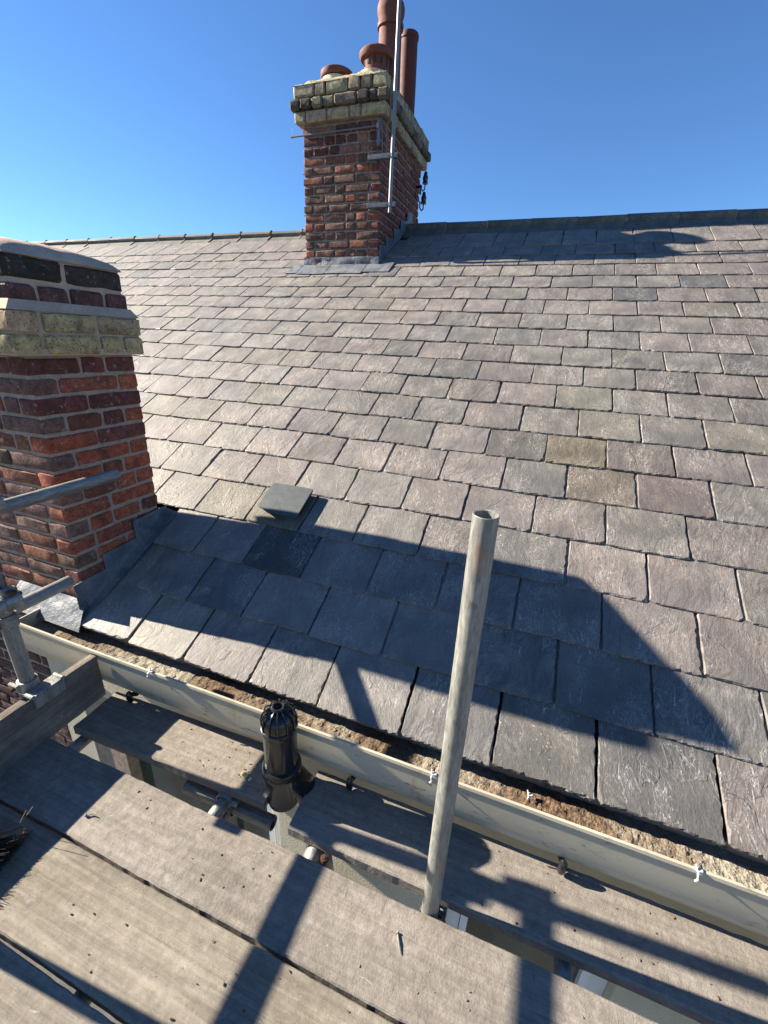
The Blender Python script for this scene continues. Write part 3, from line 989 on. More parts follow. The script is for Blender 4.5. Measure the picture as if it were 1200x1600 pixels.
zc = 2.02; k = 0
while zc < 3.33:
    ring(stack2, x0, x1, y0, y1, zc + 0.033, 0.064, k, col2, 0.0046, 0.012, hid, jitter=0.005, head=0.38,
         skip=lambda ax, m, z: (z < zroof(min(m, 2 * RY - m)) - 0.1) if ax == 'y' else (z < 2.14))
    zc += 0.0775; k += 1
ring(stack2, x0 - 0.055, x1 + 0.055, y0 - 0.058, y1 + 0.055, 3.389, 0.085, k, col2, 0.006, 0.011, hid, head=0.4); k += 1
# broken moulded course
ring(stack2, x0 - 0.085, x1 + 0.085, y0 - 0.09, y1 + 0.085, 3.474, 0.074, k, col2, 0.0075, 0.008, hid, jitter=0.008, head=0.5); k += 1
ring(stack2, x0 - 0.058, x1 + 0.058, y0 - 0.06, y1 + 0.058, 3.580, 0.095, k, col2, 0.006, 0.010, hid, head=0.8); k += 1
join_hidden(stack2, hid, (0.19, 0.06, 0.045))
g = dome(x0 - 0.06, x1 + 0.06, y0 - 0.062, y1 + 0.06, 3.62, 0.10, 26, 36, 0.7, 0.03, 2.0)
g.obj('flaunching', M['flaunch_far'], stack2, True, 80)
# pots
def pot(name, cx, cy, prof, mat, par, n=28):
    g = Geo().lathe(prof, n, Matrix.Translation((cx, cy, 0)))
    return g.obj(name, mat, par, True, 40)
pA = pot('chimney_pot', -2.34, 4.80, [(0.15, 3.60), (0.148, 3.74), (0.140, 3.765), (0.10, 3.77), (0.10, 3.6)], M['buffpot'], stack2)
pot('pot_cap', -2.34, 4.80, [(0.05, 3.772), (0.150, 3.772), (0.156, 3.78), (0.156, 3.818), (0.150, 3.824), (0.138, 3.824), (0.134, 3.80), (0.0, 3.795)], M['terra'], stack2)
pot('chimney_pot', -1.955, 4.79, [(0.165, 3.58), (0.155, 3.70), (0.140, 3.755), (0.11, 3.76)], M['buffpot'], stack2)
pot('pot_cowl', -1.935, 4.80, [(0.118, 3.74), (0.118, 3.86), (0.118, 3.861), (0.150, 3.865), (0.162, 3.885), (0.162, 3.905), (0.150, 3.918), (0.125, 3.92), (0.120, 3.86), (0.0, 3.85)], M['terra'], stack2)
g = Geo()
for kk in range(12):
    a = 2 * PI * kk / 12 + 0.2
    g.box(-0.009, 0.009, -0.004, 0.004, -0.022, 0.022, 0, Matrix.Translation((-1.935 + 0.118 * math.cos(a), 4.80 + 0.118 * math.sin(a), 3.825)) @ rotm(a + PI / 2, 'Z'))
g.obj('cowl_slot', M['deck'], stack2)
pot('chimney_pot', -1.93, 5.11, [(0.118, 3.60), (0.112, 3.9), (0.108, 4.225), (0.124, 4.230), (0.124, 4.262), (0.112, 4.268), (0.116, 4.30), (0.128, 4.335), (0.130, 4.37), (0.120, 4.405), (0.102, 4.425), (0.098, 4.43), (0.085, 4.43), (0.085, 4.2)], M['terra'], stack2)
pot('flue_liner', -1.93, 5.11, [(0.082, 4.36), (0.082, 4.50), (0.086, 4.505), (0.086, 4.52), (0.066, 4.52), (0.066, 4.36)], M['alu'], stack2)
pot('chimney_pot', -1.895, 5.58, [(0.090, 3.60), (0.092, 3.95), (0.088, 4.37), (0.096, 4.375), (0.098, 4.40), (0.092, 4.42), (0.074, 4.42), (0.074, 4.1)], M['terra_dark'], stack2)
pot('chimney_pot', -2.28, 5.30, [(0.115, 3.60), (0.11, 3.72), (0.12, 3.725), (0.12, 3.745), (0.085, 3.75), (0.085, 3.6)], M['terra'], stack2)
# lead: apron, dressed tails on the slates, stepped sides
lead_sheet([(x0 - 0.02, y0 - 0.010, 2.170), (x1 + 0.015, y0 - 0.010, 2.170), (x1 + 0.010, y0 - 0.006, 2.255), (x0 - 0.004, y0 - 0.006, 2.255)], 'lead_apron', stack2, 0.004, 14, 0.012, 7.0)
xx = -2.74
for i, (xe, dl) in enumerate(((-2.58, 0.0), (-2.26, -0.02), (-1.86, -0.01), (-1.58, 0.02))):
    da, db = d_of_y(4.345) + dl, d_of_y(4.545)
    sh = 0.10 if i == 0 else 0
    lead_sheet([rp(xx + 0.004, da, 0.012), rp(xe - 0.003, da, 0.012), rp(xe - 0.003, db, 0.014), rp(xx + 0.004 + sh, db, 0.014)], 'lead_apron', stack2, 0.003, 8, 0.005, 3.3 * i)
    xx = xe
ys = [4.535, 4.72, 4.93, 5.14, 5.35, 5.50]
for i in range(5):
    ya, yb = ys[i], ys[i + 1] + 0.03
    lead_sheet([(x1 + 0.010 + 0.002 * i, ya, zroof(ya) - 0.01), (x1 + 0.010 + 0.002 * i, yb, zroof(yb) - 0.01), (x1 + 0.008 + 0.002 * i, yb, zroof(ya) + 0.20), (x1 + 0.008 + 0.002 * i, ya, zroof(ya) + 0.165)], 'lead_flashing', stack2, 0.003, 5, 0.005, i)

# --- slate vent cap
vb = rp(-1.19, 0.80, 0.004)
VF = Matrix.Translation(vb) @ FR
g = Geo(); hw = 0.124
top = [(-hw, 0.022, 0.040), (-hw * 0.35, -0.012, 0.042), (hw * 0.93, -0.012, 0.042), (hw, -0.004, 0.042), (hw, 0.185, 0.036), (hw - 0.006, 0.195, 0.036), (-hw + 0.006, 0.195, 0.036), (-hw, 0.188, 0.036)]
g.prism([VF @ Vector((a, b, c - 0.011)) for a, b, c in top], (VF.to_3x3() @ Vector((0, 0, 0.011))))
vb_ = Geo(); vb_.box(-0.10, 0.112, 0.035, 0.185, 0.0, 0.0255, 0.003, VF)
bm_o = g.obj('roof_vent', M['vent'], roof); vb_.obj('vent_throat', M['black'], roof); bm_o['label'] = 'square grey plastic vent cap set among the slates'
bv = bm_o.modifiers.new('b', 'BEVEL'); bv.width = 0.0014; bv.segments = 2; bv.limit_method = 'ANGLE'

# --- gutter
GX0, GX1 = -2.09, XR - 0.1
GY, GZL = 0.945, 0.222                      # front lip
def gutter_profile():
    outer = [(0.0, 0.0), (-0.002, -0.010), (0.002, -0.014), (0.001, -0.070), (0.002, -0.115), (0.006, -0.146), (0.015, -0.169), (0.030, -0.186), (0.052, -0.194), (0.155, -0.194), (0.164, -0.186), (0.164, -0.055)]
    inner = [(0.161, -0.055), (0.161, -0.182), (0.153, -0.190), (0.053, -0.190), (0.032, -0.182), (0.019, -0.166), (0.010, -0.144), (0.006, -0.114), (0.005, -0.070), (0.006, -0.012), (0.008, -0.006), (0.008, 0.0)]
    return outer + inner
pr = gutter_profile()
nseg = 60
v = []; f = []
for i in range(nseg + 1):
    xg = GX0 + (GX1 - GX0) * i / nseg
    sag = 0.004 * mnoise.noise(Vector((xg * 0.9, 0, 5)))
    for (a, b) in pr: v.append((xg, GY + a + 0.003 * mnoise.noise(Vector((xg * 1.1, 7, 0))), GZL + b + sag - 0.008 * (xg + 0.5) / 3))
m = len(pr)
for i in range(nseg):
    for k in range(m):
        k2 = (k + 1) % m
        f.append((i * m + k, (i + 1) * m + k, (i + 1) * m + k2, i * m + k2))
f.append(tuple(reversed(range(m)))) 
gut = mobj('gutter', v, f, M['gutter'], house, True, 30)
gut['label'] = 'cream ogee gutter with silt and moss lying in it'
g = Geo(); g.box(GX0 - 0.004, GX0 + 0.001, GY + 0.002, GY + 0.162, GZL - 0.186, GZL - 0.004); g.obj('gutter_stop_end', M['gutter'], gut)
for xb in (-1.425, -0.41, 0.287, 1.15):
    g = Geo().tube([(xb, GY + 0.002, 0.012), (xb, GY - 0.004, 0.036), (xb, GY - 0.002, 0.056), (xb, GY + 0.001, 0.064)], 0.012, 14, True, [0.011, 0.012, 0.011, 0.006])
    g.tube([(xb, GY + 0.002, 0.046), (xb, GY + 0.03, 0.024), (xb, GY + 0.16, 0.020)], 0.010, 8)
    g.obj('gutter_bracket', M['black'], gut, True, 40)
g = Geo(); g.box(GX0, XR, 1.114, 1.1335, 0.03, 0.185); g.obj('fascia', M['fascia'], house)
# silt lumps lying in the gutter
g = Geo(); v = []; f = []
ns, nw = 820, 28
for i in range(ns + 1):
    xg = GX0 + 0.01 + (2.2 - GX0) * i / ns
    dens = mnoise.noise(Vector((xg * 1.7, 3.1, 0)))
    base = -0.082 + 0.010 * dens
    for j in range(nw + 1):
        yy = GY + 0.012 + 0.148 * j / nw
        hh = base - 0.012 * abs(j / nw - 0.5) + 0.006 * mnoise.noise(Vector((xg * 34, yy * 34, 1))) + 0.003 * mnoise.noise(Vector((xg * 110, yy * 110, 2)))
        v.append((xg, yy, GZL + max(hh, -0.17) - 0.008 * (xg + 0.5) / 3))
for i in range(ns):
    for j in range(nw):
        a = i * (nw + 1) + j
        f.append((a, a + nw + 1, a + nw + 2, a + 1))
o = mobj('gutter_silt', v, f, M['silt'], None)
tag(o, 'brown silt and moss lying along the inside of the cream gutter', 'silt', kind='stuff')

# brick wall of the neighbour below the near stack, left of the render
g = Geo(); g.box(-3.4, -2.302, WY + 0.012, WY + 0.27, GZ, 0.17)
nw_o = g.obj('brick_wall', M['mortar'], house)
zc = -1.9; k = 0
while zc < 0.10:
    xw = -3.38 + (0.115 if k % 2 else 0)
    while xw < -2.34:
        L = min(0.215, -2.306 - xw)
        me = brick_mesh(L, 0.1, 0.066, random.randint(0, 3), 0.0042)
        inst('brick', me, Matrix.Translation((xw + L / 2, WY + 0.05, zc + 0.033)), nw_o, vary((0.12, 0.06, 0.048), 0.25))
        xw += 0.227
    zc += 0.0775; k += 1
# ------------------------------------------------------------------ scaffold boards
def board_obj(name, x0, x1, y0, y1, z1, mat, label, cat, th=0.038, rot=0.0, col=(1, 1, 1), wob=0.003, seed=0, group=None, notch=True):
    n = max(8, int((x1 - x0) / 0.02))
    rr = random.Random(seed)
    W = y1 - y0
    v = []; f = []
    sec_n = 8
    for i in range(n + 1):
        x = x0 + (x1 - x0) * i / n
        e1 = wob * mnoise.noise(Vector((x * 3, seed, 0))) + 0.0022 * mnoise.noise(Vector((x * 28, seed, 1)))
        e2 = wob * mnoise.noise(Vector((x * 3, seed, 9))) + 0.0022 * mnoise.noise(Vector((x * 28, seed, 11)))
        ch = 0.0035 + 0.002 * mnoise.noise(Vector((x * 20, seed, 5)))
        ch2 = 0.0035 + 0.002 * mnoise.noise(Vector((x * 20, seed, 15)))
        bz = 0.0022 * mnoise.noise(Vector((x * 0.9, seed, 3)))
        ex = 0.0
        if i in (0, n): ex = 0.0
        ya, yb = y0 + e1, y1 + e2
        pts = [(ya, z1 - th), (ya, z1 - ch), (ya + ch, z1), (ya + W * 0.33, z1 + 0.0010), (ya + W * 0.66, z1 + 0.0008), (yb - ch2, z1), (yb, z1 - ch2), (yb, z1 - th)]
        for (yy, zz) in pts: v.append(Vector((x + (0.006 * mnoise.noise(Vector((yy * 16, seed, i))) if i in (0, n) else 0), yy, zz + bz)))
    m = 8
    for i in range(n):
        for k in range(m):
            k2 = (k + 1) % m
            f.append((i * m + k, i * m + k2, (i + 1) * m + k2, (i + 1) * m + k))
    f.append(tuple(reversed(range(m)))); f.append(tuple(range(n * m, n * m + m)))
    f = [tuple(reversed(q)) for q in f]
    c = Vector(((x0 + x1) / 2, (y0 + y1) / 2, z1))
    o = mobj(name, [p - c for p in v], f, mat)
    o.location = c; o.rotation_euler.z = rot
    o.color = (*col, 1)
    tag(o, label, cat, group)
    return o
GB = 'scaffold boards laid along the eave'
board_obj('scaffold_board', -1.78, 2.15, 0.487, 0.7045, 0.0, M['board'], 'dusty scaffold board with a loose nail, its far edge beside the tall steel upright', 'scaffold board', seed=3, group=GB, col=(1, 0.985, 0.97))
board_obj('scaffold_board', -1.82, 2.10, 0.2625, 0.4785, -0.001, M['board_grain'], 'pale grained scaffold board under the broom bristles, second from the photo edge', 'scaffold board', seed=8, group=GB, col=(1.0, 0.97, 0.92))
board_obj('scaffold_board', -1.80, 2.15, 0.034, 0.252, -0.004, M['board_grain'], 'scaffold board cut by the bottom left corner of the photo', 'scaffold board', seed=14, group=GB, col=(1.02, 1, 0.97))
board_obj('scaffold_board', -1.84, 2.10, -0.196, 0.024, -0.002, M['board'], 'scaffold board underfoot, the outermost one', 'scaffold board', seed=19, group=GB)
board_obj('scaffold_board', -1.535, -0.665, 0.785, 0.985, 0.0, M['board'], 'short scaffold board between the toe board and the black vent pipe', 'scaffold board', seed=23, rot=0.030, group=GB, col=(1.03, 1, 0.95))
board_obj('scaffold_board', -0.545, 2.2, 0.757, 0.974, 0.0, M['board'], 'inner scaffold board along the gutter, starting beside the black vent pipe', 'scaffold board', seed=31, group=GB, col=(0.99, 0.98, 0.97))
# toe board on edge across the left end
o = board_obj('toe_board', -0.42, 0.42, -0.020, 0.020, 0.0, M['toe'], 'dark weathered toe board on edge across the left end of the scaffold', 'toe board', th=0.205, seed=41, wob=0.002)
o.location = (-1.585, 0.520, 0.206); o.rotation_euler = (0, 0, PI / 2)
o.color = (1.0, 1.0, 1.0, 1)

# ------------------------------------------------------------------ scaffold tubes
TR = 0.02415
def scaffold_tube(a, b, label, group='galvanised scaffold tubes', col=(1, 1, 1), mat='galv'):
    a = Vector(a); b = Vector(b); L = (b - a).length
    ri = TR - 0.004
    g = Geo().lathe([(ri, 0.25), (ri, L)] if False else [(ri, L - 0.25), (ri, L - 0.001), (TR - 0.001, L), (TR, L - 0.001), (TR, 0.001), (TR - 0.001, 0.0), (ri, 0.001), (ri, 0.25)], 28)
    g.f = [tuple(reversed(q)) for q in g.f]
    o = g.obj('scaffold_tube', M[mat], None, True, 40)
    o.matrix_basis = frame_to(a, b - a, (0.3, 0.9, 0.2) if abs((b - a).normalized().x) > 0.9 else (1, 0, 0))
    o.color = (*col, 1)
    return tag(o, label, 'scaffold tube', group)
scaffold_tube((-0.062, 0.731, GZ), (-0.060, 0.730, 1.192), 'tall upright galvanised tube standing open topped in front of the roof')
PX, PY = -1.635, 0.728
scaffold_tube((PX, PY, GZ), (PX, PY, 1.27), 'upright galvanised tube beside the toe board clamp at the left end')
scaffold_tube((-1.69, 0.62, 0.885), (-1.69, 1.285, 0.885), 'upper short rail tube crossing in front of the near chimney')
scaffold_tube((-1.69, 0.62, 0.508), (-1.69, 0.992, 0.508), 'lower short rail tube ending beside the chimney lead flashing')
scaffold_tube((-1.575, -0.75, 0.602), (-1.575, 0.752, 0.602), 'lower end guard rail tube running out of the photo on the left')
scaffold_tube((-1.575, -0.75, 0.945), (-1.575, 0.785, 0.945), 'upper end guard rail tube running out of the photo on the left')
scaffold_tube((-1.635, 0.205, GZ), (-1.635, 0.205, 1.5), 'upright galvanised tube outside the left photo edge')
for (xt, ya, yb, lab) in ((-1.502, -0.6, 0.99, 'bearer tube under the boards next to the toe board'),
                          (-0.822, -0.6, 0.80, 'bearer tube held by the coupler in the board gap'),
                          (-0.448, -0.6, 0.99, 'bearer tube poking out under the gutter right of the black vent pipe'),
                          (0.302, -0.6, 0.99, 'bearer tube poking out under the gutter on the right'),
                          (1.25, -0.6, 1.02, 'bearer tube under the boards beyond the right photo edge')):
    scaffold_tube((xt, ya, -0.066), (xt, yb, -0.066), lab, mat='fitting')
scaffold_tube((-1.02, 0.808, -0.117), (-0.640, 0.812, -0.117), 'ledger tube under the front edge of the short inner board')
scaffold_tube((-1.9, -0.62, -0.117), (2.3, -0.62, -0.117), 'outer ledger tube under the boards')

def coupler(loc, d1, d2, label, name='scaffold_coupler'):
    """right-angle fitting: two collars, hinge flap, bolts"""
    e = empty(name, loc, label, 'coupler', 'scaffold couplers')
    loc = Vector(loc)
    d1 = Vector(d1).normalized(); d2 = Vector(d2).normalized()
    nrm = d1.cross(d2).normalized()
    for (d, s) in ((d1, -1), (d2, 1)):
        c = loc + nrm * s * 0.027
        F4 = frame_to(c, d, nrm)
        g = Geo().lathe([(TR + 0.001, -0.025), (TR + 0.007, -0.024), (TR + 0.0085, 0.0), (TR + 0.007, 0.024), (TR + 0.001, 0.025)], 20, F4)
        o_ = d.cross(nrm)
        F5 = frame_to(c + o_ * (TR + 0.012), d, o_)
        g.box(-0.012, 0.016, -0.012, 0.012, -0.020, 0.020, 0.004, F5)
        g.obj('collar', M['fitting'], e, True, 30)
        b = Geo().tube([c + o_ * (TR + 0.016) - nrm * 0.03, c + o_ * (TR + 0.016) + nrm * 0.036], 0.0058, 8)
        b.tube([c + o_ * (TR + 0.016) + nrm * 0.022, c + o_ * (TR + 0.016) + nrm * 0.034], 0.0115, 6)
        b.obj('bolt', M['rust'], e)
    return e
coupler((-1.662, 0.728, 0.508), (0, 0, 1), (0, 1, 0), 'coupler joining the lower short rail to the upright at the left photo edge')
coupler((-1.662, 0.728, 0.885), (0, 0, 1), (0, 1, 0), 'coupler joining the upper short rail to the upright')
coupler((-1.605, 0.728, 0.602), (0, 0, 1), (0, -1, 0), 'coupler joining the lower guard rail to the upright')
coupler((-1.605, 0.728, 0.945), (0, 0, 1), (0, -1, 0), 'coupler joining the upper guard rail to the upright')
coupler((-0.825, 0.806, -0.092), (1, 0, 0), (0, 1, 0), 'forged coupler in the gap between the boards, left of the black vent pipe')
coupler((-0.448, 0.745, -0.105), (1, 0, 0), (0, 1, 0), 'coupler under the boards right of the black vent pipe')
coupler((-0.040, 0.748, -0.085), (0, 0, 1), (1, 0, 0), 'coupler at the foot of the tall upright tube')
# toe board clamp: strap round the upright with a saddle over the board top
e = empty('toe_board_clamp', (-1.60, 0.73, 0.206), 'galvanised clamp fixing the toe board to the upright', 'clamp')
g = Geo()
g.box(-1.612, -1.556, 0.690, 0.800, 0.209, 0.216, 0.002)
g.box(-1.5615, -1.555, 0.690, 0.800, 0.160, 0.2085, 0.002)
g.tube([(-1.605, 0.800, 0.214), (-1.558, 0.800, 0.214)], 0.010, 10); g.tube([(-1.605, 0.692, 0.214), (-1.558, 0.692, 0.214)], 0.008, 10)
g.obj('saddle', M['galv'], e, True, 35)
g = Geo().lathe([(TR + 0.0015, -0.02), (TR + 0.008, -0.018), (TR + 0.008, 0.018), (TR + 0.0015, 0.02)], 20, Matrix.Translation((PX, PY, 0.228)))
g.box(-1.68, -1.63, 0.686, 0.700, 0.214, 0.242, 0.003)
g.obj('strap', M['galv'], e, True, 35)
g = Geo(); g.tube([(-1.645, 0.675, 0.232), (-1.645, 0.72, 0.232)], 0.006, 8); g.tube([(-1.645, 0.672, 0.232), (-1.645, 0.684, 0.232)], 0.012, 6)
g.obj('bolt', M['rust'], e)

# ------------------------------------------------------------------ black soil vent pipe
e = empty('vent_pipe', (-0.655, 0.90, GZ), 'black plastic soil vent pipe with ribbed cage top in front of the gutter', 'vent pipe')
PVX, PVY = -0.634, 0.874
g = Geo().lathe([(0.055, -0.06), (0.055, -0.02), (0.055, 0.285), (0.052, 0.285), (0.052, 0.10)], 40, Matrix.Translation((PVX, PVY, 0)))
g.obj('pipe', M['black'], e, True, 40)
g = Geo().lathe([(0.0555, 0.118), (0.063, 0.116), (0.0665, 0.108), (0.0665, 0.085), (0.063, 0.078), (0.0625, -0.03), (0.0555, -0.035)], 40, Matrix.Translation((PVX, PVY, 0)))
g.obj('socket', M['black'], e, True, 35)
# branch boss turning back under the eave
g = Geo().tube([(PVX + 0.012, PVY + 0.005, 0.045), (PVX + 0.034, PVY + 0.012, 0.050), (PVX + 0.058, PVY + 0.03, -0.01), (PVX + 0.072, PVY + 0.06, -0.12), (PVX + 0.085, PVY + 0.10, -0.5), (PVX + 0.09, PVY + 0.16, -1.0), (PVX + 0.09, PVY + 0.18, GZ)], 0.047, 24)
g.obj('branch', M['black'], e, True, 40)
cage = Geo()
zt = 0.290
cage.lathe([(0.050, zt - 0.02), (0.059, zt - 0.018), (0.061, zt - 0.008), (0.060, zt + 0.004), (0.052, zt + 0.008)], 40, Matrix.Translation((PVX, PVY, 0)))
for k in range(12):
    a = 2 * PI * k / 12
    ca, sa = math.cos(a), math.sin(a)
    cage.tube([(PVX + 0.056 * ca, PVY + 0.056 * sa, zt - 0.005), (PVX + 0.0575 * ca, PVY + 0.0575 * sa, zt + 0.030), (PVX + 0.050 * ca, PVY + 0.050 * sa, zt + 0.056), (PVX + 0.033 * ca, PVY + 0.033 * sa, zt + 0.070), (PVX + 0.020 * ca, PVY + 0.020 * sa, zt + 0.073)], 0.0030, 6)
cage.lathe([(0.0135, zt + 0.068), (0.0225, zt + 0.068), (0.0235, zt + 0.075), (0.019, zt + 0.080), (0.0135, zt + 0.078), (0.0135, zt + 0.068)], 24, Matrix.Translation((PVX, PVY, 0)))
cage.lathe([(0.0, zt + 0.066), (0.024, zt + 0.064), (0.043, zt + 0.054), (0.054, zt + 0.031), (0.0555, zt + 0.0)], 28, Matrix.Translation((PVX, PVY, 0)))
cage.obj('cage', M['black'], e, True, 40)

# ------------------------------------------------------------------ things on the far stack
# aerial mast with two wall brackets
e = empty('aerial_mast', (-1.62, 4.48, 2.64), 'bare aluminium aerial mast on two wall brackets at the chimney corner', 'aerial mast')
g = Geo().tube([(-1.632, 4.47, 2.60), (-1.625, 4.47, 3.30), (-1.612, 4.47, 4.75)], 0.0165, 14); g.obj('mast', M['alu'], e, True, 40)
for i, zb in enumerate((2.665, 3.035)):
    g = Geo(); g.box(-1.86, -1.575, 4.455, 4.500, zb - 0.018, zb - 0.012, 0.001); g.box(-1.86, -1.575, 4.455, 4.461, zb - 0.0115, zb + 0.018, 0.001); g.box(-1.86, -1.79, 4.5005, 4.543, zb - 0.03, zb + 0.03, 0.002)
    br = g.obj('bracket', M['steel'], e)
    g = Geo().tube([(-1.665, 4.452, zb), (-1.665, 4.495, zb)], 0.006, 8); g.tube([(-1.590, 4.452, zb), (-1.590, 4.495, zb)], 0.006, 8)
    g.tube([(-1.655, 4.495, zb + 0.004), (-1.63, 4.502, zb + 0.004), (-1.60, 4.495, zb + 0.004)], 0.004, 6)
    g.obj('u_bolt', M['steel'], e)
for (zz, rr_) in ((3.62, 0.021), (4.05, 0.020), (4.42, 0.021)):
    pass
# lashing wires round the stack
for i, (za, zb2) in enumerate(((2.985, 3.03), (2.64, 2.668))):
    g = Geo().tube([(CH2[0] - 0.012, 5.6, za), (CH2[0] - 0.014, 4.53, za - 0.01), (-2.2, 4.530, za + 0.008), (-1.86, 4.520, zb2), (-1.80, 4.515, zb2)], 0.0035, 6)
    tag(g.obj('lashing_wire', M['steel']), ['upper', 'lower'][i] + ' thin lashing wire round the tall chimney at the ' + ['upper', 'lower'][i] + ' mast bracket', 'wire')
# older broken bracket with its long rod
e = empty('old_aerial_bracket', (-1.79, 4.50, 3.17), 'old upright aerial bracket plate with a long rod under the chimney crown', 'bracket')
g = Geo(); g.box(-1.800, -1.765, 4.505, 4.535, 3.13, 3.335, 0.003); g.obj('plate', M['steel'], e)
g = Geo().tube([(-2.68, 4.495, 3.262), (-2.2, 4.498, 3.268), (-1.77, 4.500, 3.274)], 0.008, 8); g.obj('rod', M['steel'], e)
g = Geo().tube([(-2.665, 4.495, 3.20), (-2.665, 4.495, 3.33)], 0.002, 5); g.box(-1.80, -1.77, 4.49, 4.53, 3.255, 3.295, 0.004); g.obj('clamp', M['fitting'], e)
# looped cable
g = Geo().tube([(-1.77, 4.52, 3.34), (-1.745, 4.495, 3.25), (-1.735, 4.49, 3.12), (-1.73, 4.488, 3.06), (-1.712, 4.485, 3.045), (-1.695, 4.485, 3.06), (-1.69, 4.487, 3.11), (-1.695, 4.49, 3.19), (-1.70, 4.49, 3.25), (-1.685, 4.49, 3.28), (-1.67, 4.49, 3.30), (-1.665, 4.488, 3.36), (-1.668, 4.48, 3.46)], 0.006, 7)
tag(g.obj('looped_cable', M['copper'], None, True), 'brown cable looped beside the mast under the chimney crown', 'cable')
# telephone insulators on the right face
e = empty('insulator_bracket', (CH2[1], 5.70, 3.10), 'bracket with two black bell insulators on the right face of the tall chimney', 'insulator')
ybk = 5.66
g = Geo().tube([(CH2[1] - 0.02, ybk, 3.135), (CH2[1] + 0.07, ybk, 3.135)], 0.013, 10); g.tube([(CH2[1] + 0.055, ybk, 3.155), (CH2[1] + 0.055, ybk, 3.06)], 0.010, 8)
for (dx, zz) in ((0.105, 3.17), (0.100, 2.98)):
    g.tube([(CH2[1] + 0.055, ybk, min(3.10, zz + 0.02)), (CH2[1] + 0.058, ybk, zz - 0.045), (CH2[1] + 0.08, ybk, zz - 0.075), (CH2[1] + dx - 0.002, ybk, zz - 0.06), (CH2[1] + dx, ybk, zz)], 0.008, 8)
g.obj('bracket', M['black'], e, True, 40)
for (dx, zz) in ((0.105, 3.17), (0.100, 2.98)):
    g = Geo().lathe([(0.0, zz - 0.01), (0.030, zz - 0.012), (0.033, zz), (0.026, zz + 0.012), (0.030, zz + 0.03), (0.031, zz + 0.05), (0.022, zz + 0.07), (0.020, zz + 0.09), (0.012, zz + 0.105), (0, zz + 0.108)], 16, Matrix.Translation((CH2[1] + dx, ybk, 0)))
    g.obj('bell', M['black'], e, True, 40)

# ------------------------------------------------------------------ small things on and by the boards
# broom
e = empty('broom', (-1.30, 0.36, 0.0), 'old broom with dark bristles and pale tips lying at the left photo edge', 'broom')
BF = Matrix.Translation((-1.325, 0.322, 0.028)) @ rotm(math.radians(14), 'Z') @ rotm(math.radians(6), 'Y')
g = Geo(); g.box(-0.055, -0.004, -0.15, 0.085, -0.022, 0.022, 0.005, BF); g.obj('head', M['broomwood'], e)
g = Geo(); g.box(-0.020, -0.003, -0.15, 0.085, 0.0225, 0.0245, 0, BF); g.obj('scraper_strip', M['alu'], e)
g = Geo(); gt = Geo()
for k in range(900):
    yy = random.uniform(-0.145, 0.080); zz = random.uniform(-0.018, 0.018)
    L = random.uniform(0.070, 0.092)
    fan = (yy + 0.03) * 0.32
    p0 = BF @ Vector((-0.006, yy, zz)); 
    p1 = BF @ Vector((L * 0.5, yy + fan * 0.35 + J(0.006), zz * 1.3 + J(0.004)))
    p2 = BF @ Vector((L, yy + fan + J(0.009), zz * 1.5 + J(0.006)))
    for p in (p1, p2): p.z = max(p.z, 0.004)
    tip = yy > 0.055 and zz > -0.008
    (gt if tip else g).tube([p0, p1, p2], 0.0011, 4, False, [0.0012, 0.0010, 0.0005])
for (dy, dz) in ((0.03, 0.05), (0.05, 0.035)):
    gt.tube([BF @ Vector((0.02, 0.07, 0.015)), BF @ Vector((0.06, 0.075 + dy, 0.03)), BF @ Vector((0.085, 0.085 + dy, 0.04 + dz))], 0.0008, 4, False)
tag(g.obj('bristles', M['bristle'], e), kind='stuff'); tag(gt.obj('bristle_tips', M['bristle_tip'], e), kind='stuff')
g = Geo().tube([BF @ Vector((-0.03, -0.03, 0.015)), BF @ Vector((-1.1, -0.25, 0.55))], 0.013, 12); g.obj('handle', M['broomwood'], e, True, 40)
# loose nails
def nail(x, y, ang, L, label, mat='alu', z=0.004, bend=0.0):
    F4 = Matrix.Translation((x, y, z)) @ rotm(ang, 'Z')
    g = Geo().tube([F4 @ Vector((0, 0, 0)), F4 @ Vector((L * 0.5, bend, 0.001)), F4 @ Vector((L, 0, 0))], 0.0023, 7, True, [0.0023, 0.0023, 0.0012])
    g.tube([F4 @ Vector((-0.0015, 0, 0)), F4 @ Vector((0.0008, 0, 0))], 0.0045, 8)
    tag(g.obj('loose_nail', M[mat]), label, 'nail')
nail(-0.128, 0.634, math.radians(-62), 0.042, 'pale nail lying loose on the dusty board near the tall upright')
nail(-1.165, 0.548, math.radians(18), 0.036, 'bent nail at the shadow edge near the broom', 'alu', 0.006, 0.005)
nail(0.02, 0.335, math.radians(200), 0.03, 'nail wedged in the board seam at the bottom', 'steel')
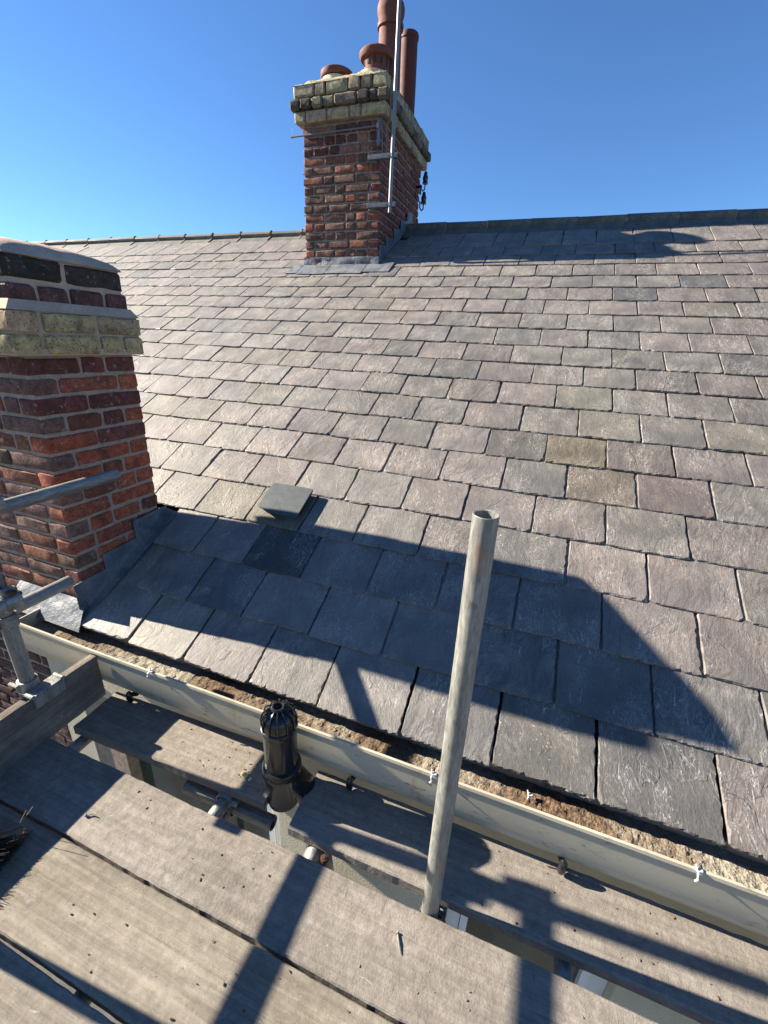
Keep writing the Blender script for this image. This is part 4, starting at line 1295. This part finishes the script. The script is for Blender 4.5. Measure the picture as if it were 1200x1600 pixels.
# grit and mortar crumbs
def crumb(name, x, y, z, s, mat, label, cat, grp=None):
    rr = random.Random(int(abs(x * 1000) + abs(y * 777)))
    v, f = bevbox(s * rr.uniform(1.0, 1.7), s * rr.uniform(0.7, 1.1), s * rr.uniform(0.4, 0.7), s * 0.16)
    v = [p + Vector((rr.uniform(-1, 1), rr.uniform(-1, 1), rr.uniform(-1, 1))) * s * 0.09 for p in v]
    F4 = Matrix.Translation((x, y, z + s * 0.22)) @ rotm(rr.uniform(0, 6), 'Z')
    tag(Geo().add([F4 @ p for p in v], f).obj(name, mat), label, cat, grp)
crumb('stone_chip', -0.782, 0.853, 0.001, 0.016, M['stone'], 'yellow stone chip on the short inner board', 'stone chip')
crumb('mortar_crumb', -0.755, 0.848, 0.001, 0.010, M['fascia'], 'white mortar crumb beside the yellow chip', 'crumb')
g = Geo()
for k in range(170):
    s = random.uniform(0.0012, 0.0042)
    bx_ = random.choice([(-1.1, 1.0, 0.50, 0.69), (-1.0, 0.6, 0.28, 0.47), (-0.5, 1.0, 0.77, 0.965), (-1.1, -0.7, 0.82, 0.97)])
    x, y = random.uniform(bx_[0], bx_[1]), random.uniform(bx_[2], bx_[3])
    v, f = bevbox(s * random.uniform(1, 2.4), s, s * 0.7, s * 0.2)
    F4 = Matrix.Translation((x, y, 0.001 + s * 0.3)) @ rotm(random.uniform(0, 6), 'Z')
    g.add([F4 @ p for p in v], f)
tag(g.obj('grit', M['silt']), 'tiny grit and crumbs scattered over the boards', 'grit', kind='stuff')
# white plastic ties hooked on the gutter lip
def tie(x, y, z, label, s=1.0, tail=1):
    g = Geo()
    g.box(x - 0.009 * s, x + 0.009 * s, y - 0.005, y + 0.008, z + 0.001, z + 0.006, 0.002)
    g.tube([(x - 0.004, y - 0.004, z + 0.006), (x - 0.006, y - 0.013, z + 0.001), (x - 0.003, y - 0.014, z - 0.012 * tail), (x - 0.008, y - 0.015, z - 0.020 * tail)], 0.0026, 7)
    g.tube([(x - 0.006, y - 0.002, z + 0.006), (x - 0.010, y + 0.006, z + 0.014)], 0.0022, 6)
    tag(g.obj('gutter_clip', M['white'], None, True, 40), label, 'clip', 'white clips on the gutter')
tie(-0.124, 0.945, 0.221, 'white clip on the gutter lip just left of the tall upright')
tie(0.589, 0.945, 0.219, 'white clip with hanging tail on the gutter lip at the right')
tie(-1.268, 0.945, 0.223, 'white clip on the gutter lip near the toe board', 0.8, 0.6)
tie(0.172, 1.045, 0.150, 'white plastic tie lying in the gutter silt right of the tall upright', 0.9, -0.2)
